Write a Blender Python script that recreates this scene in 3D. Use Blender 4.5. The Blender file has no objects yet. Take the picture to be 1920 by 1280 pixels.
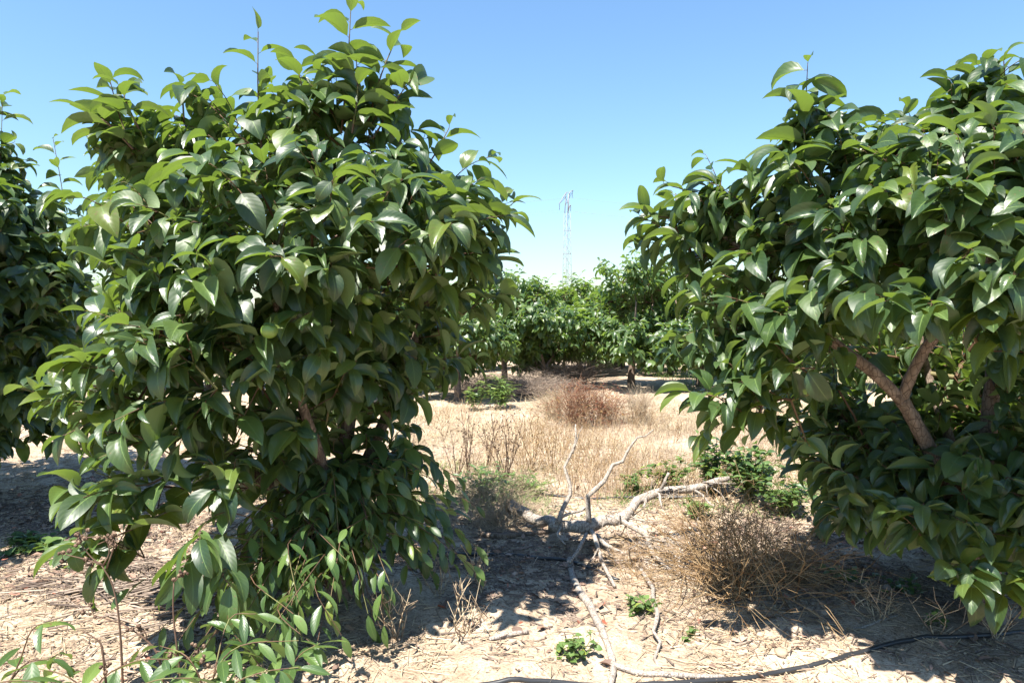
import bpy, math
import numpy as np
from mathutils import Vector

SC = bpy.context.scene
COL = SC.collection
R = math.radians

# ------------------------------------------------------------------ camera
EYE = 1.45
FPX = 1280.0                      # focal length in pixels of the 1920 wide photograph
PITCH = math.atan(50 / FPX)
cam = bpy.data.cameras.new("camera")
cam.lens = 24.0; cam.sensor_width = 36.0; cam.clip_start = 0.05; cam.clip_end = 2000
camo = bpy.data.objects.new("camera", cam); COL.objects.link(camo)
camo.location = (0, 0, EYE); camo.rotation_euler = (R(90) - PITCH, 0, 0)
SC.camera = camo

# ------------------------------------------------------------------ light
SUN_DIR = np.array([-0.28, -0.41, 1.0]); SUN_DIR /= np.linalg.norm(SUN_DIR)   # towards the sun
world = bpy.data.worlds.new("World"); SC.world = world; world.use_nodes = True
wn = world.node_tree; wn.nodes.clear()
sky = wn.nodes.new("ShaderNodeTexSky"); sky.sky_type = 'NISHITA'; sky.sun_disc = False
sky.sun_elevation = math.asin(SUN_DIR[2]); sky.sun_rotation = math.atan2(SUN_DIR[0], SUN_DIR[1])
sky.air_density = 1.5; sky.dust_density = 0.5; sky.ozone_density = 1.5; sky.altitude = 50
bg = wn.nodes.new("ShaderNodeBackground"); bg.inputs[1].default_value = 0.062
wo = wn.nodes.new("ShaderNodeOutputWorld")
wb = wn.nodes.new('ShaderNodeMix'); wb.data_type = 'RGBA'; wb.blend_type = 'MULTIPLY'; wb.inputs[0].default_value = 1
wb.inputs[7].default_value = (0.80, 1.02, 1.24, 1)          # the camera's cool white balance
wn.links.new(sky.outputs[0], wb.inputs[6]); wn.links.new(wb.outputs[2], bg.inputs[0]); wn.links.new(bg.outputs[0], wo.inputs[0])
sl = bpy.data.lights.new("sun", 'SUN'); sl.energy = 5.0; sl.angle = R(0.53); sl.color = (1.0, 0.95, 0.86)
so = bpy.data.objects.new("sun", sl); COL.objects.link(so)
so.rotation_euler = Vector(SUN_DIR).to_track_quat('Z', 'Y').to_euler(); so.location = (-5, -3, 14)
SC.view_settings.view_transform = 'Standard'; SC.view_settings.look = 'None'
SC.view_settings.exposure = 1.56; SC.view_settings.gamma = 1.0
SC.cycles.max_bounces = 6; SC.cycles.diffuse_bounces = 1; SC.cycles.transmission_bounces = 4

# ------------------------------------------------------------------ helpers
rng = np.random.default_rng(7)
U = rng.uniform

def nrm(v):
    v = np.asarray(v, float)
    return v / np.maximum(np.linalg.norm(v, axis=-1, keepdims=True), 1e-9)

def ray(px, py):
    X = (px - 960) / FPX; Y = -(py - 640) / FPX
    c, s = math.cos(PITCH), math.sin(PITCH)
    return np.array([X, c + Y * s, -s + Y * c])

def P(px, py, D):                 # the point of the photo's pixel that stands D metres away
    d = ray(px, py); return d * (D / d[1]) + np.array([0, 0, EYE])

def _hash(ix, iy, seed):
    h = (ix.astype(np.int64) * 374761393 + iy.astype(np.int64) * 668265263 + seed * 1442695041) & 0x7fffffff
    h = ((h ^ (h >> 13)) * 1274126177) & 0x7fffffff
    return ((h ^ (h >> 16)) & 0xffff) / 65535.0

def noise(x, y, sc, seed=0):
    x = np.asarray(x, float) / sc; y = np.asarray(y, float) / sc
    ix = np.floor(x); iy = np.floor(y); fx = x - ix; fy = y - iy
    fx = fx * fx * (3 - 2 * fx); fy = fy * fy * (3 - 2 * fy)
    a = _hash(ix, iy, seed); b = _hash(ix + 1, iy, seed); c = _hash(ix, iy + 1, seed); d = _hash(ix + 1, iy + 1, seed)
    return (a + (b - a) * fx) * (1 - fy) + (c + (d - c) * fx) * fy - 0.5

def height(x, y):
    x = np.asarray(x, float); y = np.asarray(y, float)
    near = np.clip(1.6 - y / 14.0, 0.15, 1)
    h = 0.10 * noise(x, y, 2.3, 1) + 0.06 * noise(x, y, 0.8, 2)
    h = h + near * (0.06 * noise(x, y, 0.33, 3) + 0.034 * noise(x, y, 0.13, 4) + 0.012 * noise(x, y, 0.055, 5))
    h = h + 0.05 * np.exp(-((x + 0.9) ** 2 + (y - 3.4) ** 2) / 0.5) + 0.06 * np.exp(-((x - 2.15) ** 2 + (y - 3.1) ** 2) / 0.6)
    return h

def G(px, py, up=0.0):            # the point where the pixel's line of sight meets the ground
    d = ray(px, py); h = 0.0
    for _ in range(8):
        t = (h - EYE) / d[2]; p = d * t; h = float(height(p[0], p[1]))
    return np.array([p[0], p[1], h + up])

class Bag:
    def __init__(s): s.v = []; s.f = []; s.uv = []; s.m = []; s.r = []; s.n = 0
    def add(s, v, f, uv=None, mat=0, rnd=None):
        v = np.asarray(v, float).reshape(-1, 3); f = np.asarray(f, int).reshape(-1, 4)
        s.v.append(v); s.f.append(f + s.n)
        s.uv.append(np.zeros((len(f), 4, 2)) if uv is None else uv)
        s.m.append(np.full(len(f), mat)); s.r.append(np.full(len(v), 0.5) if rnd is None else rnd); s.n += len(v)
    def build(s, name, mats, parent=None, smooth=True, loc=None):
        v = np.concatenate(s.v); f = np.concatenate(s.f); uv = np.concatenate(s.uv); m = np.concatenate(s.m); r = np.concatenate(s.r)
        if loc is not None: v = v - np.asarray(loc)
        me = bpy.data.meshes.new(name)
        me.vertices.add(len(v)); me.vertices.foreach_set("co", v.astype(np.float32).ravel())
        me.loops.add(len(f) * 4); me.loops.foreach_set("vertex_index", f.astype(np.int32).ravel())
        me.polygons.add(len(f)); me.polygons.foreach_set("loop_start", (np.arange(len(f)) * 4).astype(np.int32))
        me.polygons.foreach_set("loop_total", np.full(len(f), 4, np.int32))
        if not isinstance(mats, (list, tuple)): mats = [mats]
        for x in mats: me.materials.append(x)
        me.polygons.foreach_set("material_index", m.astype(np.int32))
        me.polygons.foreach_set("use_smooth", np.full(len(f), smooth))
        me.update(calc_edges=True)
        l = me.uv_layers.new(name="UVMap"); l.data.foreach_set("uv", uv.astype(np.float32).ravel())
        a = me.attributes.new("rnd", 'FLOAT', 'POINT'); a.data.foreach_set("value", r.astype(np.float32))
        o = bpy.data.objects.new(name, me); COL.objects.link(o)
        if parent is not None: o.parent = parent
        elif loc is not None: o.location = loc
        return o

def tag(o, label=None, cat=None, group=None, kind=None):
    for k, v in (("label", label), ("category", cat), ("group", group), ("kind", kind)):
        if v: o[k] = v
    return o

def empty(name, loc):
    o = bpy.data.objects.new(name, None); o.location = loc; o.empty_display_size = 0.2; COL.objects.link(o); return o

def grid_faces(n, a, b):          # n patches of (a+1) rows x (b+1) columns
    i, j = np.meshgrid(np.arange(a), np.arange(b), indexing='ij')
    q = np.stack([i * (b + 1) + j, i * (b + 1) + j + 1, (i + 1) * (b + 1) + j + 1, (i + 1) * (b + 1) + j], -1).reshape(-1, 4)
    F = (q[None] + (np.arange(n) * (a + 1) * (b + 1))[:, None, None]).reshape(-1, 4)
    uv = np.stack([np.stack([j / b, i / a], -1), np.stack([(j + 1) / b, i / a], -1),
                   np.stack([(j + 1) / b, (i + 1) / a], -1), np.stack([j / b, (i + 1) / a], -1)], 2).reshape(-1, 4, 2)
    return F, np.tile(uv, (n, 1, 1))

def leaves(bag, base, d, n, L, W, fold=0.3, bend=0.8, twist=0.0, wave=0.0, nu=4, nv=7, mat=0, kind='ovate', rnd=None, curl=0.0):
    base = np.asarray(base, float).reshape(-1, 3); N = len(base)
    if N == 0: return
    one = np.ones(N); L = L * one; W = W * one; fold = fold * one; bend = bend * one; twist = twist * one; wave = wave * one; curl = curl * one
    d = nrm(np.broadcast_to(d, (N, 3))); n = np.broadcast_to(n, (N, 3)); n = nrm(n - (n * d).sum(1, keepdims=True) * d)
    s = np.cross(d, n)
    t = np.linspace(0, 1, nv + 1); u = np.linspace(-1, 1, nu + 1)
    if kind == 'ovate': wp = np.sin(np.pi * t ** 0.80) ** 0.72 * (1 - 0.30 * t ** 3); wp[-1] = 0.02; wp[0] = 0.06
    elif kind == 'narrow': wp = np.sin(np.pi * t ** 0.9) ** 0.8; wp[-1] = 0.02; wp[0] = 0.06
    elif kind == 'long': wp = np.sin(np.pi * t ** 0.85) ** 0.6; wp[-1] = 0.02; wp[0] = 0.1
    else: wp = 1 - t * 0.9
    th = -(bend[:, None] * (t[None] ** 1.25))
    dv = np.cos(th)[..., None] * d[:, None] + np.sin(th)[..., None] * n[:, None]
    nl = -np.sin(th)[..., None] * d[:, None] + np.cos(th)[..., None] * n[:, None]
    mid = np.concatenate([np.zeros((N, 1, 3)), np.cumsum((dv[:, :-1] + dv[:, 1:]) / 2, 1)], 1) * (L / nv)[:, None, None] + base[:, None]
    tw = twist[:, None] * t[None]
    s2 = np.cos(tw)[..., None] * s[:, None] + np.sin(tw)[..., None] * nl
    n2 = -np.sin(tw)[..., None] * s[:, None] + np.cos(tw)[..., None] * nl
    hw = W[:, None] * 0.5 * wp[None]
    au = np.abs(u)
    ph = U(0, 6.28, N)
    lift = hw[:, :, None] * (np.sin(fold)[:, None, None] * au - (curl[:, None, None] * au ** 3)) \
        + wave[:, None, None] * L[:, None, None] * np.sin(t[None, :, None] * 11 + ph[:, None, None] + (u > 0) * 1.7) * au ** 2 * wp[None, :, None]
    V = mid[:, :, None] + s2[:, :, None] * (hw[:, :, None] * u * np.cos(fold)[:, None, None])[..., None] + n2[:, :, None] * lift[..., None]
    F, uv = grid_faces(N, nv, nu)
    r = (U(0, 1, N) if rnd is None else rnd * one)
    bag.add(V, F, uv, mat, np.repeat(r, (nv + 1) * (nu + 1)))

def sticks(bag, A, B, ra, rb, k=4, mat=0, rnd=None):
    A = np.asarray(A, float).reshape(-1, 3); B = np.asarray(B, float).reshape(-1, 3); N = len(A)
    if N == 0: return
    ra = ra * np.ones(N); rb = rb * np.ones(N)
    d = nrm(B - A); h = np.where(np.abs(d[:, 2:3]) > 0.9, np.array([[1.0, 0, 0]]), np.array([[0, 0, 1.0]]))
    x = nrm(np.cross(d, h)); y = np.cross(d, x)
    a = np.arange(k) / k * 2 * np.pi
    ring = np.cos(a)[None, :, None] * x[:, None] + np.sin(a)[None, :, None] * y[:, None]
    V = np.stack([A[:, None] + ring * ra[:, None, None], B[:, None] + ring * rb[:, None, None]], 1)
    i = np.arange(k); j = (i + 1) % k
    q = np.stack([i, j, j + k, i + k], -1)
    F = (q[None] + (np.arange(N) * 2 * k)[:, None, None]).reshape(-1, 4)
    if k == 4:
        e = np.array([[4, 5, 6, 7], [3, 2, 1, 0]]); F = np.concatenate([F, (e[None] + (np.arange(N) * 8)[:, None, None]).reshape(-1, 4)])
    r = U(0, 1, N) if rnd is None else rnd * np.ones(N)
    bag.add(V, F, None, mat, np.repeat(r, 2 * k))

def spline(pts, sub=4):
    pts = np.asarray(pts, float)
    if len(pts) < 3: return pts
    Q = np.vstack([2 * pts[0] - pts[1], pts, 2 * pts[-1] - pts[-2]]); out = []
    for i in range(1, len(Q) - 2):
        for s in np.arange(sub) / sub:
            a, b, c, d = Q[i - 1], Q[i], Q[i + 1], Q[i + 2]
            out.append(0.5 * (2 * b + (c - a) * s + (2 * a - 5 * b + 4 * c - d) * s * s + (3 * b - a - 3 * c + d) * s ** 3))
    out.append(Q[-2]); return np.array(out)

def tube(bag, pts, rad, k=10, sub=4, mat=0, bump=0.0, cap=True, rnd=0.5):
    pr = np.column_stack([np.asarray(pts, float), np.interp(np.linspace(0, 1, len(pts)), np.linspace(0, 1, len(np.atleast_1d(rad))), np.atleast_1d(rad))])
    pr = spline(pr, sub) if sub > 1 else pr
    p = pr[:, :3]; r = np.maximum(pr[:, 3], 0.0004); n = len(p)
    t = nrm(np.gradient(p, axis=0)); x = np.cross(t[0], [0.3, 0.2, 0.9]); x = nrm(x if np.linalg.norm(x) > 0.1 else np.cross(t[0], [1, 0, 0]))
    X = []
    for i in range(n):
        x = nrm(x - t[i] * x.dot(t[i])); X.append(x)
    X = np.array(X); Y = np.cross(t, X); a = np.arange(k) / k * 2 * np.pi
    rr = r[:, None] * (1 + bump * (rng.normal(size=(n, k)) * 0.5 + rng.normal(size=(n, 1)) * 0.6))
    V = p[:, None] + (np.cos(a)[None, :, None] * X[:, None] + np.sin(a)[None, :, None] * Y[:, None]) * rr[..., None]
    i, j = np.meshgrid(np.arange(n - 1), np.arange(k), indexing='ij'); j2 = (j + 1) % k
    F = np.stack([i * k + j, i * k + j2, (i + 1) * k + j2, (i + 1) * k + j], -1).reshape(-1, 4)
    V = V.reshape(-1, 3)
    if cap:
        c = len(V); V = np.vstack([V, p[0], p[-1]])
        jj = np.arange(0, k, 2)
        F = np.vstack([F, np.stack([np.full(len(jj), c), (jj + 2) % k, (jj + 1) % k, jj], -1),
                       np.stack([np.full(len(jj), c + 1), (n - 1) * k + jj, (n - 1) * k + (jj + 1) % k, (n - 1) * k + (jj + 2) % k], -1)])
    bag.add(V, F, None, mat, np.full(len(V), rnd))

# ------------------------------------------------------------------ materials
def mat(name):
    m = bpy.data.materials.new(name); m.use_nodes = True; nt = m.node_tree; nt.nodes.clear()
    o = nt.nodes.new("ShaderNodeOutputMaterial"); b = nt.nodes.new("ShaderNodeBsdfPrincipled")
    nt.links.new(b.outputs[0], o.inputs[0]); return m, nt, b, o

def N(nt, t, **kw):
    n = nt.nodes.new(t)
    for k, v in kw.items(): setattr(n, k, v)
    return n

def ramp(nt, fac, stops):
    r = N(nt, "ShaderNodeValToRGB"); e = r.color_ramp.elements
    while len(e) < len(stops): e.new(0.5)
    for x, (p, c) in zip(e, stops): x.position = p; x.color = (*c, 1)
    nt.links.new(fac, r.inputs[0]); return r.outputs[0]

def mth(nt, op, a, b=None, c=None):
    n = N(nt, "ShaderNodeMath", operation=op)
    for i, x in enumerate((a, b, c)):
        if x is None: continue
        if isinstance(x, (int, float)): n.inputs[i].default_value = x
        else: nt.links.new(x, n.inputs[i])
    return n.outputs[0]

def mixc(nt, fac, a, b, bt='MIX'):
    n = N(nt, "ShaderNodeMix", data_type='RGBA', blend_type=bt)
    for i, x in ((0, fac), (6, a), (7, b)):
        if isinstance(x, (int, float)): n.inputs[i].default_value = x
        elif isinstance(x, tuple): n.inputs[i].default_value = (*x, 1)
        else: nt.links.new(x, n.inputs[i])
    return n.outputs[2]

def leaf_mat(name, dark, mid, light, under, trans, rough=0.40, tw=0.20, vein=(0.16, 0.24, 0.07), spec=0.55):
    m, nt, b, o = mat(name); lk = nt.links.new
    at = N(nt, "ShaderNodeAttribute", attribute_name="rnd"); uv = N(nt, "ShaderNodeUVMap"); sp = N(nt, "ShaderNodeSeparateXYZ"); lk(uv.outputs[0], sp.inputs[0])
    geo = N(nt, "ShaderNodeNewGeometry"); tc = N(nt, "ShaderNodeTexCoord")
    base = ramp(nt, at.outputs['Fac'], [(0, dark), (0.5, mid), (0.93, light), (1.0, tuple(np.array(light) * (1.5, 1.15, 0.7)))])
    no = N(nt, "ShaderNodeTexNoise"); no.inputs['Scale'].default_value = 22; lk(tc.outputs['Object'], no.inputs[0])
    base = mixc(nt, mth(nt, 'MULTIPLY', no.outputs[0], 0.5), base, mixc(nt, 1.0, base, (0.62, 0.72, 0.6), 'MULTIPLY'))
    au = mth(nt, 'ABSOLUTE', mth(nt, 'SUBTRACT', sp.outputs[0], 0.5))
    midrib = mth(nt, 'LESS_THAN', au, 0.022)
    # side veins run from the midrib towards the tip
    ph = mth(nt, 'FRACT', mth(nt, 'SUBTRACT', mth(nt, 'MULTIPLY', sp.outputs[1], 8.0), mth(nt, 'MULTIPLY', au, 4.5)))
    vn = mth(nt, 'LESS_THAN', mth(nt, 'ABSOLUTE', mth(nt, 'SUBTRACT', ph, 0.5)), 0.05)
    bl = N(nt, 'ShaderNodeTexNoise'); bl.inputs['Scale'].default_value = 75; bl.inputs['Detail'].default_value = 3; lk(tc.outputs['Object'], bl.inputs[0])
    base = mixc(nt, ramp(nt, mth(nt, 'ADD', bl.outputs[0], mth(nt, 'MULTIPLY', at.outputs['Fac'], 0.10)), [(0.755, (0, 0, 0)), (0.775, (1, 1, 1))]), base, (0.13, 0.085, 0.04))
    vfac = mth(nt, 'MINIMUM', mth(nt, 'ADD', mth(nt, 'MULTIPLY', midrib, 0.6), mth(nt, 'MULTIPLY', vn, 0.16)), 1.0)
    base = mixc(nt, vfac, base, vein)
    col = mixc(nt, geo.outputs['Backfacing'], base, under)
    lk(col, b.inputs['Base Color'])
    b.inputs['Specular IOR Level'].default_value = spec
    lk(mth(nt, 'ADD', mth(nt, 'MULTIPLY', geo.outputs['Backfacing'], 0.3), mth(nt, 'ADD', mth(nt, 'ADD', mth(nt, 'MULTIPLY', no.outputs[0], 0.26), mth(nt, 'MULTIPLY', mth(nt, 'FRACT', mth(nt, 'MULTIPLY', at.outputs['Fac'], 7.3)), 0.16)), rough - 0.19)), b.inputs['Roughness'])
    bp = N(nt, "ShaderNodeBump"); bp.inputs['Strength'].default_value = 0.22; bp.inputs['Distance'].default_value = 0.002
    hh = mth(nt, 'ADD', mth(nt, 'MULTIPLY', mth(nt, 'ABSOLUTE', mth(nt, 'SUBTRACT', ph, 0.5)), 1.0), mth(nt, 'MULTIPLY', no.outputs[0], 0.6))
    lk(hh, bp.inputs['Height']); lk(bp.outputs[0], b.inputs['Normal'])
    tr = N(nt, "ShaderNodeBsdfTranslucent"); lk(mixc(nt, vfac, trans, tuple(np.array(trans) * 0.5)), tr.inputs[0])
    mx = N(nt, "ShaderNodeMixShader"); mx.inputs[0].default_value = tw
    lk(b.outputs[0], mx.inputs[1]); lk(tr.outputs[0], mx.inputs[2]); lk(mx.outputs[0], o.inputs[0])
    return m

M = {}
M['leaf'] = leaf_mat('persimmon_leaf', (0.017, 0.039, 0.016), (0.031, 0.061, 0.022), (0.068, 0.112, 0.030), (0.13, 0.19, 0.075), (0.30, 0.46, 0.05))
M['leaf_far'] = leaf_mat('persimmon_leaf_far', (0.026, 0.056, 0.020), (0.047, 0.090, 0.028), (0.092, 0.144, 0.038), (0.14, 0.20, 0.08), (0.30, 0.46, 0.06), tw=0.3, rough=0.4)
M['sucker'] = leaf_mat('sucker_leaf', (0.035, 0.072, 0.024), (0.060, 0.110, 0.032), (0.11, 0.172, 0.045), (0.15, 0.21, 0.09), (0.28, 0.42, 0.06), rough=0.4)
M['weed'] = leaf_mat('weed_leaf', (0.055, 0.10, 0.03), (0.09, 0.15, 0.045), (0.15, 0.22, 0.065), (0.15, 0.22, 0.08), (0.34, 0.50, 0.09), rough=0.5, spec=0.3)
M['red'] = leaf_mat('red_leaf', (0.16, 0.05, 0.03), (0.24, 0.09, 0.05), (0.28, 0.2, 0.07), (0.25, 0.11, 0.06), (0.5, 0.15, 0.08), rough=0.6, spec=0.2, vein=(0.3, 0.12, 0.08))

def rnd_mat(name, stops, rough=0.8, bump=0.0, scale=60, tr=None):
    m, nt, b, o = mat(name); lk = nt.links.new
    at = N(nt, "ShaderNodeAttribute", attribute_name="rnd"); c = ramp(nt, at.outputs['Fac'], stops)
    tc = N(nt, "ShaderNodeTexCoord"); no = N(nt, "ShaderNodeTexNoise"); no.inputs['Scale'].default_value = scale; no.inputs['Detail'].default_value = 4
    lk(tc.outputs['Object'], no.inputs[0])
    c = mixc(nt, no.outputs[0], c, mixc(nt, 1.0, c, (0.55, 0.52, 0.5), 'MULTIPLY'))
    lk(c, b.inputs['Base Color']); b.inputs['Roughness'].default_value = rough; b.inputs['Specular IOR Level'].default_value = 0.25
    if bump:
        bp = N(nt, "ShaderNodeBump"); bp.inputs['Strength'].default_value = bump; bp.inputs['Distance'].default_value = 0.006
        lk(no.outputs[0], bp.inputs['Height']); lk(bp.outputs[0], b.inputs['Normal'])
    return m

def bark_mat(name, c1, c2, c3, scale=30):
    m, nt, b, o = mat(name); lk = nt.links.new
    tc = N(nt, "ShaderNodeTexCoord"); mp = N(nt, "ShaderNodeMapping"); mp.inputs['Scale'].default_value = (1, 1, 0.45); lk(tc.outputs['Object'], mp.inputs[0])
    n1 = N(nt, "ShaderNodeTexNoise"); n1.inputs['Scale'].default_value = scale; n1.inputs['Detail'].default_value = 8; n1.inputs['Roughness'].default_value = 0.7; lk(mp.outputs[0], n1.inputs[0])
    v = N(nt, "ShaderNodeTexVoronoi", feature='DISTANCE_TO_EDGE'); v.inputs['Scale'].default_value = scale * 1.6; lk(mp.outputs[0], v.inputs[0])
    c = ramp(nt, n1.outputs[0], [(0.32, c1), (0.5, c2), (0.68, c3)])
    c = mixc(nt, mth(nt, 'LESS_THAN', v.outputs[0], 0.05), c, c1)
    lk(c, b.inputs['Base Color']); b.inputs['Roughness'].default_value = 0.85; b.inputs['Specular IOR Level'].default_value = 0.2
    bp = N(nt, "ShaderNodeBump"); bp.inputs['Strength'].default_value = 0.7; bp.inputs['Distance'].default_value = 0.008
    lk(mth(nt, 'ADD', n1.outputs[0], mth(nt, 'MULTIPLY', v.outputs[0], 0.8)), bp.inputs['Height']); lk(bp.outputs[0], b.inputs['Normal'])
    return m

M['bark'] = bark_mat('persimmon_bark', (0.09, 0.065, 0.05), (0.17, 0.13, 0.10), (0.26, 0.20, 0.16))
M['dead'] = bark_mat('dead_wood', (0.15, 0.12, 0.10), (0.36, 0.315, 0.27), (0.48, 0.43, 0.38), 55)
M['cut'] = rnd_mat('cut_wood', [(0, (0.5, 0.38, 0.25)), (1, (0.5, 0.38, 0.25))])
M['twig'] = rnd_mat('green_brown_twig', [(0, (0.10, 0.06, 0.04)), (0.6, (0.17, 0.10, 0.06)), (1, (0.20, 0.22, 0.08))], 0.6)
M['straw'] = rnd_mat('straw', [(0, (0.20, 0.15, 0.11)), (0.3, (0.40, 0.30, 0.21)), (0.7, (0.55, 0.43, 0.28)), (1, (0.66, 0.55, 0.39))], 0.75)
M['hay'] = rnd_mat('hay', [(0, (0.32, 0.24, 0.15)), (0.4, (0.50, 0.39, 0.24)), (1, (0.66, 0.54, 0.36))], 0.75)
M['chip'] = rnd_mat('wood_chip', [(0, (0.12, 0.09, 0.075)), (0.4, (0.27, 0.21, 0.17)), (0.8, (0.42, 0.34, 0.27)), (1, (0.55, 0.45, 0.36))], 0.85, 0.5)
M['deadleaf'] = rnd_mat('dead_leaf', [(0, (0.15, 0.10, 0.08)), (0.5, (0.34, 0.23, 0.17)), (0.85, (0.45, 0.34, 0.27)), (1, (0.36, 0.11, 0.06))], 0.8, 0.3)
M['brown'] = rnd_mat('dry_brown_stem', [(0, (0.20, 0.115, 0.055)), (0.5, (0.40, 0.26, 0.13)), (1, (0.58, 0.42, 0.24))], 0.8)
M['darkstem'] = rnd_mat('dark_dry_stem', [(0, (0.08, 0.05, 0.035)), (0.6, (0.16, 0.10, 0.07)), (1, (0.30, 0.21, 0.14))], 0.8)
M['redstem'] = rnd_mat('red_stem', [(0, (0.13, 0.055, 0.035)), (0.5, (0.27, 0.13, 0.08)), (1, (0.46, 0.30, 0.18))], 0.7)
M['greenstem'] = rnd_mat('green_stem', [(0, (0.13, 0.17, 0.05)), (1, (0.22, 0.24, 0.08))], 0.6)
M['clod'] = rnd_mat('dry_clod', [(0, (0.36, 0.27, 0.19)), (1, (0.52, 0.41, 0.30))], 0.95, 0.6, 30)

def ground_mat():
    m, nt, b, o = mat('sandy_soil'); lk = nt.links.new
    tc = N(nt, "ShaderNodeTexCoord")
    def nz(s, d=6, r=0.6):
        n = N(nt, "ShaderNodeTexNoise"); n.inputs['Scale'].default_value = s; n.inputs['Detail'].default_value = d; n.inputs['Roughness'].default_value = r
        lk(tc.outputs['Object'], n.inputs[0]); return n.outputs[0]
    a = nz(1.1, 5); c = nz(9, 8, 0.7); e = nz(60, 6, 0.75); f = nz(3.2, 5)
    col = ramp(nt, a, [(0.35, (0.41, 0.32, 0.235)), (0.5, (0.50, 0.40, 0.30)), (0.65, (0.58, 0.47, 0.36))])
    col = mixc(nt, ramp(nt, c, [(0.42, (0, 0, 0)), (0.62, (1, 1, 1))]), mixc(nt, 1.0, col, (0.72, 0.68, 0.64), 'MULTIPLY'), col)
    col = mixc(nt, ramp(nt, e, [(0.38, (1, 1, 1)), (0.5, (0, 0, 0))]), col, mixc(nt, 1.0, col, (0.5, 0.45, 0.42), 'MULTIPLY'))
    col = mixc(nt, ramp(nt, f, [(0.55, (0, 0, 0)), (0.68, (0.6, 0.6, 0.6))]), col, (0.30, 0.23, 0.175))
    lk(col, b.inputs['Base Color']); b.inputs['Roughness'].default_value = 0.95; b.inputs['Specular IOR Level'].default_value = 0.15
    bp = N(nt, "ShaderNodeBump"); bp.inputs['Strength'].default_value = 0.8; bp.inputs['Distance'].default_value = 0.02
    v = N(nt, "ShaderNodeTexVoronoi"); v.inputs['Scale'].default_value = 90; lk(tc.outputs['Object'], v.inputs[0])
    lk(mth(nt, 'ADD', mth(nt, 'ADD', mth(nt, 'MULTIPLY', c, 0.8), mth(nt, 'MULTIPLY', e, 0.4)), mth(nt, 'MULTIPLY', v.outputs[0], 0.25)), bp.inputs['Height'])
    lk(bp.outputs[0], b.inputs['Normal']); return m
M['ground'] = ground_mat()

def simple(name, c, rough, spec=0.5, metal=0.0, scale=40, amt=0.5):
    m, nt, b, o = mat(name); lk = nt.links.new
    tc = N(nt, "ShaderNodeTexCoord"); no = N(nt, "ShaderNodeTexNoise"); no.inputs['Scale'].default_value = scale; no.inputs['Detail'].default_value = 5
    lk(tc.outputs['Object'], no.inputs[0])
    lk(mixc(nt, mth(nt, 'MULTIPLY', no.outputs[0], amt), c, tuple(np.array(c) * 0.5)), b.inputs['Base Color'])
    b.inputs['Roughness'].default_value = rough; b.inputs['Specular IOR Level'].default_value = spec; b.inputs['Metallic'].default_value = metal; return m
M['hose'] = simple('black_hose', (0.03, 0.03, 0.032), 0.38, 0.6)
M['fruit'] = simple('green_fruit', (0.16, 0.25, 0.045), 0.35, 0.5, scale=25)
M['calyx'] = simple('calyx', (0.10, 0.16, 0.04), 0.6)
M['steel'] = simple('pale_galvanised_steel', (0.26, 0.26, 0.30), 0.6, 0.4, 0.0, 2)
M['insul'] = simple('insulator', (0.10, 0.11, 0.16), 0.3)

# ------------------------------------------------------------------ ground
def axis(lo, hi, step, far, sgn):
    a = list(np.arange(lo, hi + 1e-6, step)); s = step
    while a[-1] < far: s *= 1.13; a.append(a[-1] + s)
    return a
xa = axis(0, 4.2, 0.04, 500, 1); XS = np.array([-x for x in xa[:0:-1]] + xa)
ya = axis(1.2, 7.5, 0.04, 700, 1); yb = axis(0, 0.2, 0.1, 60, 1); YS = np.array([1.2 - y for y in yb[:0:-1]] + ya)
gx, gy = np.meshgrid(XS, YS); gz = height(gx, gy)
gb = Bag(); F, uv = grid_faces(1, len(YS) - 1, len(XS) - 1)
gb.add(np.stack([gx, gy, gz], -1), F, uv)
g = gb.build('ground', M['ground']); tag(g, 'pale sandy orchard soil', 'ground', kind='structure')

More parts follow.
